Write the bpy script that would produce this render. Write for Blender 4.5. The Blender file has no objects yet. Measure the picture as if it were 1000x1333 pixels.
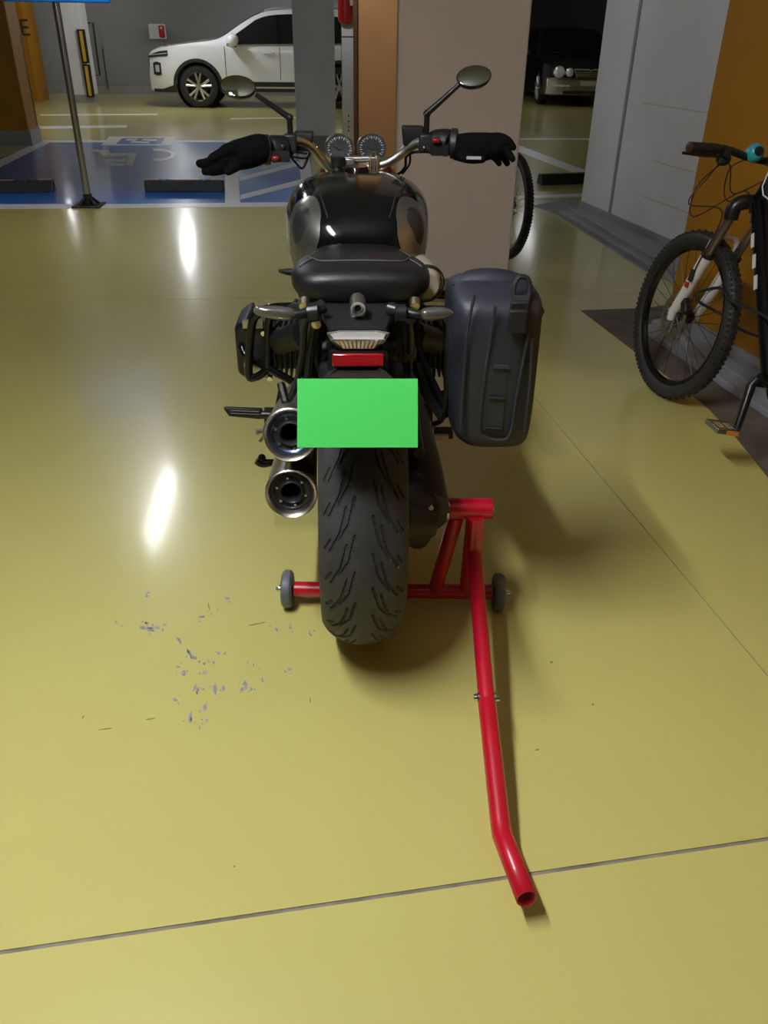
import bpy, bmesh, math, random
from mathutils import Vector, Matrix
random.seed(7)
S = bpy.context.scene
COL = S.collection
R = math.radians

# ---------------------------------------------------------------- camera
F_PX = 1050.0; PITCH = R(30.6); ROLL = R(-.87); CAM = Vector((0, 0, 1.30))
FW = Vector((0, math.cos(PITCH), -math.sin(PITCH)))
_r = Vector((1, 0, 0)); _u = Vector((0, math.sin(PITCH), math.cos(PITCH)))
RT = _r*math.cos(ROLL) - _u*math.sin(ROLL)
UP = _r*math.sin(ROLL) + _u*math.cos(ROLL)
cd = bpy.data.cameras.new('camera'); cam = bpy.data.objects.new('camera', cd); COL.objects.link(cam)
cd.sensor_fit = 'HORIZONTAL'; cd.sensor_width = 36; cd.lens = 36*F_PX/1000; cd.clip_start = .02; cd.clip_end = 200
m = Matrix.Identity(4)
for i in range(3):
    m[i][0] = RT[i]; m[i][1] = UP[i]; m[i][2] = -FW[i]; m[i][3] = CAM[i]
cam.matrix_world = m
S.camera = cam
# ---------------------------------------------------------------- world, exposure (closed garage: its lamps light it)
w = bpy.data.worlds.new('world'); S.world = w; w.use_nodes = True
w.node_tree.nodes['Background'].inputs[0].default_value = (.5, .52, .55, 1)
w.node_tree.nodes['Background'].inputs[1].default_value = 0.0
S.view_settings.view_transform = 'Standard'; S.view_settings.look = 'None'
S.view_settings.exposure = 0.55; S.view_settings.gamma = 1.0; S.view_settings.use_curve_mapping = False
LAMP_POWER = 75.0
# ceiling tube lamps, all above the picture: x, y, strength factor, label, name
# kept only where the photo gives them away: a reflection in the floor, the stand's shadow, or the lit bay round the white car
LAMPS = [(-.74, .75, 3.1, 'over the driveway beside the red stand', 'driveway'), (-2.05, 6.4, .9, 'in front of the blue parking sign', 'parking_sign'), (-4.1, 17.0, 2.0, 'beside the white suv', 'suv'),
         (-6.0, 12.6, .8, 'by the nearer orange column', 'orange_column'), (3.0, 18.2, .3, 'in front of the black saloon car', 'saloon'),
         (-.6, 12.4, .9, 'by the light grey square column', 'grey_column'), (-7.5, 19.6, .8, 'by the white column with the corner guard', 'white_column'),
         (-1.0, 20.2, 1.0, 'over the tail of the white suv', 'back_wall')]

# ---------------------------------------------------------------- pixel helpers (photo frame 1000 x 1333) for surveying
def ray(px, py): return FW + RT*((px-500)/F_PX) + UP*((666.5-py)/F_PX)
def G(px, py, z=0.0):
    d = ray(px, py); return CAM + d*((z-CAM.z)/d.z)
def YP(px, py, y):
    d = ray(px, py); return CAM + d*(y/d.y)
BIKE_LOC = Vector((-.052, 1.63, 0)); BIKE_YAW = R(2.7)
BM = Matrix.Translation(BIKE_LOC) @ Matrix.Rotation(BIKE_YAW, 4, 'Z'); BMI = BM.inverted()
def B(px, py, t):                      # survey a point of the motorcycle lying t metres ahead of its rear axle
    o = BMI @ CAM; d = BMI.to_3x3() @ ray(px, py)
    return o + d*((t-o.y)/d.y)

# ---------------------------------------------------------------- materials
MATS = {}
def mat(name, col, rough=.5, metal=0, spec=.5, coat=0, var=0, vscale=8, bump=0, bscale=60, emit=0, alpha=1, trans=0, bdist=.001, coatr=.05):
    mt = bpy.data.materials.new(name); mt.use_nodes = True; nt = mt.node_tree; p = nt.nodes['Principled BSDF']
    c = (col[0], col[1], col[2], 1)
    p.inputs['Base Color'].default_value = c; p.inputs['Roughness'].default_value = rough
    p.inputs['Metallic'].default_value = metal; p.inputs['Specular IOR Level'].default_value = spec
    p.inputs['Coat Weight'].default_value = coat; p.inputs['Coat Roughness'].default_value = coatr
    if trans: p.inputs['Transmission Weight'].default_value = trans
    if alpha < 1: p.inputs['Alpha'].default_value = alpha
    if emit:
        p.inputs['Emission Color'].default_value = c; p.inputs['Emission Strength'].default_value = emit
    if var or bump:
        tc = nt.nodes.new('ShaderNodeTexCoord')
    if var:
        n = nt.nodes.new('ShaderNodeTexNoise'); n.inputs['Scale'].default_value = vscale; n.inputs['Detail'].default_value = 5
        nt.links.new(tc.outputs['Object'], n.inputs['Vector'])
        mr = nt.nodes.new('ShaderNodeMapRange'); mr.inputs[1].default_value = .3; mr.inputs[2].default_value = .7
        mr.inputs[3].default_value = 1-var; mr.inputs[4].default_value = 1+var
        nt.links.new(n.outputs['Fac'], mr.inputs[0])
        mx = nt.nodes.new('ShaderNodeVectorMath'); mx.operation = 'SCALE'; mx.inputs[0].default_value = c[:3]
        nt.links.new(mr.outputs[0], mx.inputs['Scale']); nt.links.new(mx.outputs[0], p.inputs['Base Color'])
    if bump:
        n2 = nt.nodes.new('ShaderNodeTexNoise'); n2.inputs['Scale'].default_value = bscale; n2.inputs['Detail'].default_value = 3
        nt.links.new(tc.outputs['Object'], n2.inputs['Vector'])
        b = nt.nodes.new('ShaderNodeBump'); b.inputs['Strength'].default_value = bump; b.inputs['Distance'].default_value = bdist
        nt.links.new(n2.outputs['Fac'], b.inputs['Height']); nt.links.new(b.outputs[0], p.inputs['Normal'])
    MATS[name] = mt; return mt
mat('floor', (.58, .53, .17), .30, spec=.5, coat=.6, coatr=.13, var=.05, vscale=.8, bump=.16, bscale=6, bdist=.004)
mat('bare_concrete', (.13, .105, .085), .65, var=.25, vscale=6, bump=.3)
mat('joint', (.22, .19, .155), .8, var=.3, vscale=20)
mat('paint_chip', (.30, .30, .34), .7, var=.3, vscale=60)
mat('scratch', (.25, .2, .08), .6)
mat('blue_paint', (.010, .17, .66), .34, coat=.6, coatr=.1, var=.15, vscale=1.5, bump=.12, bscale=5, bdist=.004)
mat('white_paint', (.84, .85, .88), .3, var=.06, vscale=3)
mat('wall_grey', (.26, .27, .28), .75, var=.05, vscale=1.2, bump=.1)
mat('wall_white', (.72, .73, .77), .6, var=.05, vscale=2.0, bump=.25, bscale=14, bdist=.003)
mat('wall_beige', (.57, .48, .44), .6, var=.04, vscale=2.0, bump=.12)
mat('orange', (.38, .165, .004), .55, var=.05, vscale=3)
mat('skirt', (.30, .30, .32), .5, var=.1, vscale=5)
mat('skirt_tan', (.22, .17, .13), .5, var=.08, vscale=5)
mat('ceiling', (.34, .34, .34), .8)
mat('bronze', (.56, .29, .12), .36, metal=.6, var=.08, vscale=4)
mat('bronze_dark', (.12, .06, .025), .35, metal=.7)
mat('steel', (.55, .56, .60), .28, metal=1)
mat('pole_steel', (.50, .50, .50), .25, metal=1)
mat('chrome', (.8, .8, .82), .12, metal=1)
mat('brushed', (.55, .53, .50), .34, metal=1, var=.08, vscale=30)
mat('knee_grey', (.30, .30, .29), .30, metal=.9, var=.06, vscale=20)
mat('titanium', (.60, .54, .48), .32, metal=1, var=.08, vscale=20)
mat('blued', (.18, .28, .50), .25, metal=1)
mat('gold_metal', (.50, .42, .30), .35, metal=1)
mat('black_gloss', (.004, .004, .005), .12, spec=.35)
mat('black_metal', (.009, .009, .010), .35, spec=.4, var=.1, vscale=30)
mat('black_plastic', (.010, .010, .011), .5, spec=.35, bump=.15, bscale=300)
mat('dark_cast', (.018, .018, .020), .45, var=.15, vscale=20, bump=.2, bscale=90)
mat('seat_leather', (.008, .008, .010), .42, spec=.35, bump=.25, bscale=400)
mat('stitch', (.09, .09, .09), .7)
mat('rubber', (.028, .028, .030), .62, var=.2, vscale=20, bump=.15, bscale=200)
mat('rubber_clean', (.006, .006, .006), .7)
mat('rubber_side', (.018, .018, .019), .55)
mat('caster', (.12, .125, .14), .45, var=.15, vscale=30)
mat('red_paint', (.50, .004, .022), .32, coat=.4, var=.05, vscale=15)
mat('red_plastic', (.45, .01, .012), .3)
mat('switch_red', (.20, .008, .008), .35)
mat('adjuster_red', (.16, .012, .008), .4, metal=.5)
mat('red_lens', (.30, .004, .008), .15, coat=1)
mat('clear_lens', (.72, .72, .70), .12, coat=1)
mat('amber_band', (.75, .62, .38), .3, metal=.4)
mat('smoke_lens', (.06, .06, .052), .15, coat=1)
mat('plate_green', (.085, .76, .145), .6)
mat('tarp', (.015, .017, .025), .52, var=.12, vscale=8, bump=.2, bscale=160)
mat('tarp_line', (.021, .023, .032), .55)
mat('strap', (.008, .008, .009), .6)
mat('glove', (.003, .003, .0035), .9, spec=.12, bump=.5, bscale=250)
mat('glove_tag', (.5, .52, .52), .5)
mat('gauge_face', (.008, .008, .010), .4)
mat('gauge_mark', (.55, .57, .6), .5)
mat('mirror_glass', (.42, .45, .42), .04, metal=1)
mat('cream', (.60, .55, .46), .35, metal=.5)
mat('car_white', (.78, .79, .82), .18, coat=1)
mat('car_black', (.006, .006, .008), .12, coat=1)
mat('car_glass', (.006, .007, .008), .06)
mat('car_trim', (.018, .018, .018), .5)
mat('car_lamp', (.75, .78, .85), .15, metal=.4)
mat('tyre', (.012, .012, .012), .7)
mat('sign_blue', (.0, .22, .85), .4)
mat('sign_white', (.8, .8, .8), .5)
mat('guard_yellow', (.62, .36, .03), .5)
mat('guard_black', (.015, .013, .012), .6)
mat('stop_rubber', (.02, .021, .025), .6, var=.2, vscale=15)
mat('reflector', (.75, .40, .12), .4)
mat('fork_white', (.72, .68, .66), .3)
mat('stanchion', (.22, .19, .15), .25, metal=.8)
mat('teal', (.03, .32, .36), .35)
mat('rotor', (.38, .36, .30), .35, metal=1)
mat('copper_brown', (.05, .016, .012), .4)
mat('pedal_metal', (.7, .7, .72), .2, metal=1)
mat('pedal_orange', (.6, .22, .02), .4)
mat('decal', (.65, .65, .66), .5)
mat('letter', (.02, .02, .02), .6)
for k in sorted({l[2] for l in LAMPS}):
    mat('tube_light_%.2f' % k, (.96, .97, 1.0), .5, emit=LAMP_POWER*k)
mat('lamp_housing', (.7, .7, .7), .5)

# ---------------------------------------------------------------- mesh helpers
def V(*a): return Vector(a)
def frame(d, ref=None):
    d = d.normalized(); ref = ref or Vector((0, 0, 1))
    if abs(d.dot(ref)) > .95: ref = Vector((1, 0, 0)) if abs(d.x) < .9 else Vector((0, 1, 0))
    a = d.cross(ref).normalized(); return a, d.cross(a).normalized()
def box(bm, c, s, rot=None):
    c = Vector(c); vs = []
    for z in (-.5, .5):
        for x, y in ((-.5, -.5), (.5, -.5), (.5, .5), (-.5, .5)):
            v = Vector((x*s[0], y*s[1], z*s[2]))
            if rot: v = rot @ v
            vs.append(bm.verts.new(c+v))
    for f in ((3, 2, 1, 0), (4, 5, 6, 7), (0, 1, 5, 4), (1, 2, 6, 5), (2, 3, 7, 6), (3, 0, 4, 7)): bm.faces.new([vs[i] for i in f])
def curve(pts, n=6):
    pts = [Vector(p) for p in pts]; out = []
    for i in range(len(pts)-1):
        p0 = pts[max(i-1, 0)]; p1 = pts[i]; p2 = pts[i+1]; p3 = pts[min(i+2, len(pts)-1)]
        for k in range(n):
            t = k/n
            out.append(.5*((2*p1)+(p2-p0)*t+(2*p0-5*p1+4*p2-p3)*t*t+(3*p1-p0-3*p2+p3)*t**3))
    out.append(pts[-1]); return out
def ring_loft(bm, rings, cap0=True, cap1=True, close=True):
    vr = [[bm.verts.new(p) for p in r] for r in rings]; n = len(vr[0])
    for a, b in zip(vr, vr[1:]):
        for i in range(n if close else n-1):
            j = (i+1) % n
            try: bm.faces.new((a[i], a[j], b[j], b[i]))
            except ValueError: pass
    if cap0: bm.faces.new(vr[0][::-1])
    if cap1: bm.faces.new(vr[-1])
    return vr
def tube(bm, pts, r, n=10, caps=True, smooth=0, flat=1.0):
    pts = [Vector(p) for p in pts]
    rs = list(r) if isinstance(r, (list, tuple)) else None
    if smooth:
        if rs:
            q = curve([Vector((x, 0, 0)) for x in rs], smooth); rs = [max(v.x, 1e-4) for v in q]
        pts = curve(pts, smooth)
    rings = []; a = None
    for i, p in enumerate(pts):
        d = (pts[min(i+1, len(pts)-1)]-pts[max(i-1, 0)])
        if a is None: a, b = frame(d)
        else:
            d.normalize(); a = (a-d*a.dot(d)).normalized(); b = d.cross(a)
        rr = rs[i] if rs else r
        rings.append([p+(a*math.cos(2*math.pi*k/n)+b*math.sin(2*math.pi*k/n)*flat)*rr for k in range(n)])
    ring_loft(bm, rings, caps, caps)
def lathe(bm, prof, o, axis, n=24, closed=False):
    o = Vector(o); ax = Vector(axis).normalized(); a, b = frame(ax); rings = []
    for k in range(n):
        t = 2*math.pi*k/n; u = a*math.cos(t)+b*math.sin(t)
        rings.append([o+u*max(r, 1e-5)+ax*h for r, h in prof])
    vr = [[bm.verts.new(p) for p in q] for q in rings]; mlen = len(prof)
    for k in range(n):
        A = vr[k]; Bq = vr[(k+1) % n]
        for i in range(mlen if closed else mlen-1):
            j = (i+1) % mlen
            bm.faces.new((A[i], A[j], Bq[j], Bq[i]))
def prism(bm, poly, vec):
    vec = Vector(vec); a = [bm.verts.new(Vector(p)) for p in poly]; b = [bm.verts.new(Vector(p)+vec) for p in poly]; n = len(a)
    bm.faces.new(a[::-1]); bm.faces.new(b)
    for i in range(n): j = (i+1) % n; bm.faces.new((a[i], a[j], b[j], b[i]))
def ball(bm, c, r, u=16, v=10):
    c = Vector(c); r = r if isinstance(r, (tuple, list)) else (r, r, r)
    rings = []
    for i in range(v+1):
        ph = math.pi*(i/v)-math.pi/2
        cr = max(math.cos(ph), 1e-4)
        rings.append([c+Vector((r[0]*cr*math.cos(2*math.pi*k/u), r[1]*cr*math.sin(2*math.pi*k/u), r[2]*math.sin(ph))) for k in range(u)])
    ring_loft(bm, rings)
def mk(name, bm, material, parent=None, bevel=0, smooth=True, angle=40, remesh=0, subsurf=0, recalc=True):
    if recalc: bmesh.ops.recalc_face_normals(bm, faces=bm.faces)
    me = bpy.data.meshes.new(name); bm.to_mesh(me); bm.free()
    for mm in (material if isinstance(material, (list, tuple)) else [material]): me.materials.append(MATS[mm])
    o = bpy.data.objects.new(name, me); COL.objects.link(o)
    if smooth:
        me.polygons.foreach_set('use_smooth', [True]*len(me.polygons))
        if not (remesh or subsurf): me.set_sharp_from_angle(angle=R(angle))
    if parent is not None: o.parent = parent
    if bevel:
        b = o.modifiers.new('bevel', 'BEVEL'); b.width = bevel; b.segments = 2; b.limit_method = 'ANGLE'; b.angle_limit = R(40)
    if remesh:
        r = o.modifiers.new('remesh', 'REMESH'); r.mode = 'VOXEL'; r.voxel_size = remesh; r.use_smooth_shade = True
        s = o.modifiers.new('smooth', 'SMOOTH'); s.factor = .5; s.iterations = 4
    if subsurf:
        s = o.modifiers.new('subsurf', 'SUBSURF'); s.levels = subsurf; s.render_levels = subsurf
    return o
def one(name, fn, material, parent=None, **k):
    bm = bmesh.new(); fn(bm); return mk(name, bm, material, parent, **k)
def tag(o, label, cat, group=None):
    o['label'] = label; o['category'] = cat
    if group: o['group'] = group
    return o
def struct(o, label=None):
    o['kind'] = 'structure'
    if label: o['label'] = label
    return o
def thing(name, label, cat, loc=(0, 0, 0), rotz=0, group=None):
    o = bpy.data.objects.new(name, None); COL.objects.link(o); o.location = loc; o.rotation_euler = (0, 0, rotz)
    o.empty_display_size = .1
    return tag(o, label, cat, group)
def superring(c, hw, hh, e, n=28, ax='xz'):
    out = []
    for k in range(n):
        t = 2*math.pi*k/n; ct, st = math.cos(t), math.sin(t)
        x = hw*math.copysign(abs(ct)**(2/e), ct); z = hh*math.copysign(abs(st)**(2/e), st)
        out.append(Vector((c[0]+x, c[1], c[2]+z)) if ax == 'xz' else Vector((c[0]+x, c[1]+z, c[2])))
    return out

# ================================================================ SETTING
# ---- floor: painted slabs parted by saw-cut joints over a grey base
X0, X1, Y0, Y1 = -14.0, 11.0, -5.5, 29.0
fb = one('floor', lambda bm: box(bm, ((X0+X1)/2, (Y0+Y1)/2, -.0525), (X1-X0, Y1-Y0, .1)), 'joint'); struct(fb, 'grey screed under the painted slabs')
def cut(poly, p, q, gap):
    p = Vector((p[0], p[1])); q = Vector((q[0], q[1])); n = Vector((-(q-p).y, (q-p).x)).normalized()
    def clip(pl, sgn):
        out = []
        for i in range(len(pl)):
            a, b = pl[i], pl[(i+1) % len(pl)]
            da = sgn*(a-p).dot(n)-gap/2; db = sgn*(b-p).dot(n)-gap/2
            if da >= 0: out.append(a)
            if da*db < 0: out.append(a+(b-a)*(da/(da-db)))
        return out
    return clip(poly, 1), clip(poly, -1)
def g2(px, py): v = G(px, py); return Vector((v.x, v.y))
P0 = [Vector(v) for v in ((X0, Y0), (X1, Y0), (X1, Y1), (X0, Y1))]
far, near = cut(P0, g2(0, 1240), g2(1000, 1092), .0075)
far2, mid = cut(far, g2(0, 392), g2(380, 388), .005)
mr_, ml_ = cut(mid, g2(1000, 880), g2(715, 540), .004)
for pl in (near, ml_, mr_, far2):
    bm = bmesh.new(); prism(bm, [(v.x, v.y, -.0025) for v in pl], (0, 0, .0025)); s = mk('slab', bm, 'floor', fb, smooth=False)
def paint(name, pix, material, z, parent=fb):
    poly = [G(*p) for p in pix]; poly = [V(p.x, p.y, .0002) for p in poly]
    bm = bmesh.new(); prism(bm, poly, (0, 0, z)); return mk(name, bm, material, parent, smooth=False)
# accessible bay: blue field, white border, hatch and symbol
paint('blue_field', [(-160, 330), (-160, 268.5), (57, 184), (402, 184), (412, 267), (0, 268)][1:], 'blue_paint', .0012)
paint('border_line', [(-160, 273), (-160, 266), (130, 266), (412, 263), (412, 268.5), (130, 271)], 'white_paint', .002)
paint('border_line', [(54, 183), (64, 186), (-150, 292), (-165, 285)], 'white_paint', .0022)
paint('border_line', [(54, 183), (400, 182.5), (400, 185), (60, 185.5)], 'white_paint', .0024)
paint('border_line', [(293, 184), (307, 184), (313, 267), (293, 267)], 'white_paint', .0026)
paint('border_line', [(386, 184), (400, 184), (412, 267), (396, 267)], 'white_paint', .0026)
paint('hatch_stripe', [(312, 231), (398, 208), (399, 213), (312, 236)], 'white_paint', .0021)
paint('hatch_stripe', [(313, 254), (402, 231), (404, 237), (313, 260)], 'white_paint', .0021)
paint('hatch_stripe', [(311, 207), (394, 188), (395, 192), (311, 212)], 'white_paint', .0021)
def cp(x, y): return (100+x/3.125, 160+y/3.125)
paint('symbol_board', [cp(132, 56), cp(402, 57), cp(388, 92), cp(100, 92)], 'white_paint', .0028)
paint('symbol_field', [cp(185, 63), cp(357, 62), cp(345, 87), cp(160, 87)], 'blue_paint', .0032)
for q in ([(205, 66), (250, 66), (240, 72), (200, 72)], [(225, 74), (300, 78), (292, 84), (215, 80)], [(270, 66), (330, 67), (322, 75), (300, 75), (262, 71)]):
    paint('symbol_mark', [cp(*a) for a in q], 'white_paint', .0036)
sym = bmesh.new()
for q in ([(55, 109), (132, 111), (136, 124), (245, 123), (240, 134), (108, 138), (92, 119), (62, 118)], [(212, 134), (242, 134), (226, 176), (194, 172)],
          [(104, 147), (210, 148), (205, 159), (112, 158)], [(145, 166), (200, 166), (195, 176), (140, 176)]):
    prism(sym, [V(G(*cp(*a)).x, G(*cp(*a)).y, .0002) for a in q], (0, 0, .0026))
for k in range(14):
    a0 = -1.75+3.5*k/14; a1 = -1.75+3.5*(k+1)/14
    q = []
    for a, s in ((a0, 1), (a1, 1), (a1, .66), (a0, .66)): q.append(cp(322+(80 if s == 1 else 62)*math.cos(a), 130+25*math.sin(a)*s))
    prism(sym, [V(G(*a).x, G(*a).y, .0002) for a in q], (0, 0, .0026))
mk('wheelchair_symbol', sym, 'white_paint', fb, smooth=False)
# other bay lines
paint('bay_line', [(52, 149), (205, 148.2), (205, 149.6), (52, 150.6)], 'white_paint', .002)
paint('bay_line', [(50, 164.5), (165, 163), (165, 166), (50, 168)], 'white_paint', .002)
paint('bay_line', [(300, 154), (386, 152.6), (386, 153.8), (300, 155.4)], 'white_paint', .002)
paint('bay_line', [(660, 180), (780, 180), (780, 182), (660, 182)], 'white_paint', .002)
paint('bay_line', [(660, 184), (675, 189), (800, 236), (788, 240), (660, 192)], 'white_paint', .0022)
paint('bay_line', [(650, 256), (790, 251), (790, 255), (650, 260)], 'white_paint', .002)
# bare concrete strip along the orange wall
bp = [(756, 404), (845, 401), (872, 396), (1010, 470), (1120, 640), (1000, 622), (959, 571), (921, 531), (906, 519), (820, 453)]
paint('bare_strip', bp, 'bare_concrete', .0012)
paint('bare_strip', [(690, 268), (727, 262), (760, 262), (850, 340), (842, 354), (727, 281), (712, 274)], 'skirt', .0012)
# paint chips and scratches left of the wheel
chips = bmesh.new(); rnd = random.Random(3)
def blob(px, py, w, h, ang=0, n=7):
    pts = []
    for k in range(n):
        t = 2*math.pi*k/n; rr = rnd.uniform(.55, 1.1); x = math.cos(t)*w/2*rr; y = math.sin(t)*h/2*rr
        pts.append((px+x*math.cos(ang)-y*math.sin(ang), py+x*math.sin(ang)+y*math.cos(ang)))
    prism(chips, [V(G(*p).x, G(*p).y, -.0002) for p in pts], (0, 0, .0007))
for x, y, w_, h_, a in ((186, 817, 10, 7, .1), (196, 819, 12, 6, 0), (205, 817, 8, 5, .3), (191, 811, 7, 3, 0), (212, 820, 4, 5, 0), (234, 834, 5, 11, -.4), (247, 850, 6, 14, -.5), (252, 856, 10, 6, 0),
        (239, 876, 9, 8, .5), (267, 876, 12, 6, .1), (262, 803, 10, 3, 0), (296, 779, 8, 5, 0), (280, 897, 6, 16, .1), (291, 896, 5, 8, 0), (253, 896, 3, 14, .4), (320, 892, 6, 15, -.3), (315, 898, 5, 9, .2), (327, 897, 5, 6, 0),
        (228, 911, 8, 5, .2), (248, 935, 5, 18, .15), (267, 921, 5, 12, 0), (269, 937, 5, 8, -.3), (260, 947, 2, 9, 0), (342, 886, 4, 10, -.3), (377, 871, 5, 6, 0), (378, 817, 4, 7, -.2), (360, 820, 4, 9, -.4), (403, 825, 2, 8, -.2),
        (285, 850, 4, 6, .5), (278, 862, 4, 4, 0), (266, 864, 4, 5, 0), (330, 866, 3, 6, 0), (152, 811, 4, 3, 0), (191, 776, 5, 3, 0), (275, 800, 4, 3, 0), (232, 868, 6, 4, .3), (257, 898, 3, 9, .3), (265, 897, 4, 4, 0)):
    blob(x, y, w_, h_, a)
    for k in range(2): blob(x+rnd.uniform(-9, 9), y+rnd.uniform(-7, 7), rnd.uniform(1.5, 4), rnd.uniform(1.5, 5), rnd.uniform(-.6, .6), 5)
co = mk('paint_chip', chips, 'paint_chip', fb, smooth=False); co['kind'] = 'stuff'
chips = bmesh.new()
for x, y, w_, h_, a in ((137, 949, 20, 2, -.12), (196, 936, 14, 2, -.15), (335, 812, 30, 1.5, -.2), (108, 934, 2, 7, .5), (404, 912, 2, 9, -.3), (272, 790, 2, 12, -.2), (772, 917, 4, 4, 0), (700, 976, 7, 3, -.3), (718, 862, 4, 3, 0), (305, 1128, 5, 2, 0)):
    blob(x, y, w_, h_, a)
co = mk('floor_scratch', chips, 'scratch', fb, smooth=False); co['kind'] = 'stuff'

# ---- shell
def quadwall(name, p, q, h, material, th=.15, label=None, z0=0):
    p = Vector((p[0], p[1], z0)); q = Vector((q[0], q[1], z0)); n = Vector((-(q-p).y, (q-p).x, 0)).normalized()*th
    bm = bmesh.new(); prism(bm, [p, q, q+n, p+n], (0, 0, h-z0)); return struct(mk(name, bm, material, smooth=False), label)
HC = 2.75
ce = one('ceiling', lambda bm: box(bm, ((X0+X1)/2, (Y0+Y1)/2, HC+.05), (X1-X0, Y1-Y0, .1)), 'ceiling'); struct(ce, 'pale concrete garage ceiling')
wb = quadwall('wall_back', (-13.8, 21.1), (1.6, 22.5), HC, 'wall_grey', label='grey painted wall behind the white car')
one('skirting', lambda bm: prism(bm, [V(-13.8, 21.08, 0), V(1.6, 22.48, 0), V(1.6, 22.5, 0), V(-13.8, 21.1, 0)], (0, 0, .16)), 'skirt', wb)
quadwall('wall_back_right', (1.6, 27.5), (10.8, 28.2), HC, 'wall_grey', label='dark grey wall behind the black car')
quadwall('wall_back_return', (1.6, 22.5), (1.6, 27.5), HC, 'wall_grey', label='return wall beside the black car bay')
quadwall('wall_left', (-13.8, -5.4), (-13.8, 21.2), HC, 'wall_grey', label='grey side wall of the garage')
quadwall('wall_right', (10.8, 28.2), (10.8, -5.4), HC, 'wall_grey', label='grey side wall far from the motorcycle')
quadwall('wall_front', (10.8, -5.4), (-13.8, -5.4), HC, 'wall_grey', label='grey wall across the driveway')

def column(name, corners, h, material, skirt, skmat, label, skout=.012):
    c = bmesh.new(); prism(c, [V(x, y, 0) for x, y in corners], (0, 0, h)); o = struct(mk(name, c, material, smooth=False, bevel=.008), label)
    if skirt:
        cx = sum(p[0] for p in corners)/len(corners); cy = sum(p[1] for p in corners)/len(corners)
        c = bmesh.new(); pts = []
        for x, y in corners:
            d = Vector((x-cx, y-cy)); d = d*(1+skout/d.length*1.5); pts.append(V(cx+d.x, cy+d.y, 0))
        prism(c, pts, (0, 0, skirt)); mk('skirting', c, skmat, o, smooth=False)
    return o
def rectc(p, q, depth):            # front edge p->q, going back by depth
    p = Vector((p[0], p[1])); q = Vector((q[0], q[1])); n = Vector((-(q-p).y, (q-p).x)).normalized()*depth
    return [tuple(p), tuple(q), tuple(q+n), tuple(p+n)]
# beige pillar in the middle
pl = YP(515, 380, 4.55); pr = YP(659, 380, 4.58)
pil = column('column_center', rectc((pl.x, 4.55), (pr.x, 4.58), .72), HC, 'wall_beige', .13, 'skirt_tan', 'beige painted pillar with tan skirting behind the motorcycle')
# bronze metal cladding and steel strip left of the pillar
a = YP(466, 200, 4.9); b = YP(516, 200, 4.9)
one('trim_1', lambda bm: box(bm, ((a.x+b.x+.05)/2, 5.06, HC/2), (b.x-a.x+.05, .3, HC)), 'bronze', bevel=.006); struct(bpy.data.objects['trim_1'], 'bronze metal cladding panel beside the beige pillar')
one('trim_edge', lambda bm: box(bm, (a.x-.012, 5.0, HC/2), (.022, .2, HC)), 'bronze_dark', bpy.data.objects['trim_1'])
a2 = YP(445, 120, 6.0); b2 = YP(464, 120, 6.0)
st = one('trim_2', lambda bm: box(bm, ((a2.x+b2.x)/2, 6.1, HC/2), (b2.x-a2.x, .2, HC)), 'steel', bevel=.004); struct(st, 'stainless steel strip panel next to the bronze cladding')
one('panel_seam', lambda bm: box(bm, ((a2.x+b2.x)/2, 5.998, YP(455, 48, 6).z), (b2.x-a2.x, .004, .008)), 'bronze_dark', st)
for yy in (151, 158, 165, 170):
    p = YP(454, yy, 5.999); one('rivet', lambda bm: ball(bm, p, .006, 8, 6), 'bronze_dark', st)
# grey column before the white car, orange and white ones at left
g = G(387, 194); g_ = G(437, 196)
column('column_grey', rectc((g.x, g.y), (g_.x, g.y+.05), .62), HC, 'wall_white', .16, 'skirt', 'light grey square column standing before the white car')
o1 = G(41, 190); o2 = G(53, 184)
oc = column('column_orange', [(o1.x-1.9, o1.y-.2), (o1.x, o1.y), (o2.x, o2.y), (o2.x-1.9, o2.y-.2)], HC, 'orange', .18, 'skirt', 'orange column at the end of the blue bay')
p0 = YP(52, 172, o2.y-.02); one('corner_guard', lambda bm: box(bm, (o2.x+.004, o2.y-.04, .72), (.012, .05, 1.05)), 'bronze_dark', oc)
o3 = G(51, 132)
oc2 = column('column_orange_far', [(o3.x-1.2, o3.y), (o3.x, o3.y), (o3.x, o3.y+.6), (o3.x-1.2, o3.y+.6)], HC, 'orange', 0, 'skirt', 'farther orange column carrying a black letter')
def text_obj(name, s, size, loc, rot, material, parent, depth=.002):
    cu = bpy.data.curves.new(name, 'FONT'); cu.body = s; cu.size = size; cu.extrude = depth; cu.align_x = 'CENTER'; cu.align_y = 'CENTER'
    tmp = bpy.data.objects.new(name, cu); COL.objects.link(tmp); bpy.context.view_layer.update()
    me = bpy.data.meshes.new_from_object(tmp.evaluated_get(bpy.context.evaluated_depsgraph_get())); bpy.data.objects.remove(tmp)
    me.materials.clear(); me.materials.append(MATS[material]); o = bpy.data.objects.new(name, me); COL.objects.link(o)
    o.location = loc; o.rotation_euler = rot; o.parent = parent; return o
tp = YP(32, 37, o3.y-.004); text_obj('letter', 'E', .42, tp, (R(90), 0, 0), 'letter', oc2)
w1 = G(94, 133); w2 = G(118, 134); w3 = G(128, 131)
wc = column('column_white', [(w1.x, w1.y), (w2.x, w1.y+.02), (w2.x-.05, w1.y+.6), (w1.x-.05, w1.y+.6)], HC, 'wall_white', .14, 'skirt', 'white column with a yellow and black corner guard')
gd = thing('guard_tmp', '', '')
bpy.data.objects.remove(gd)
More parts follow.
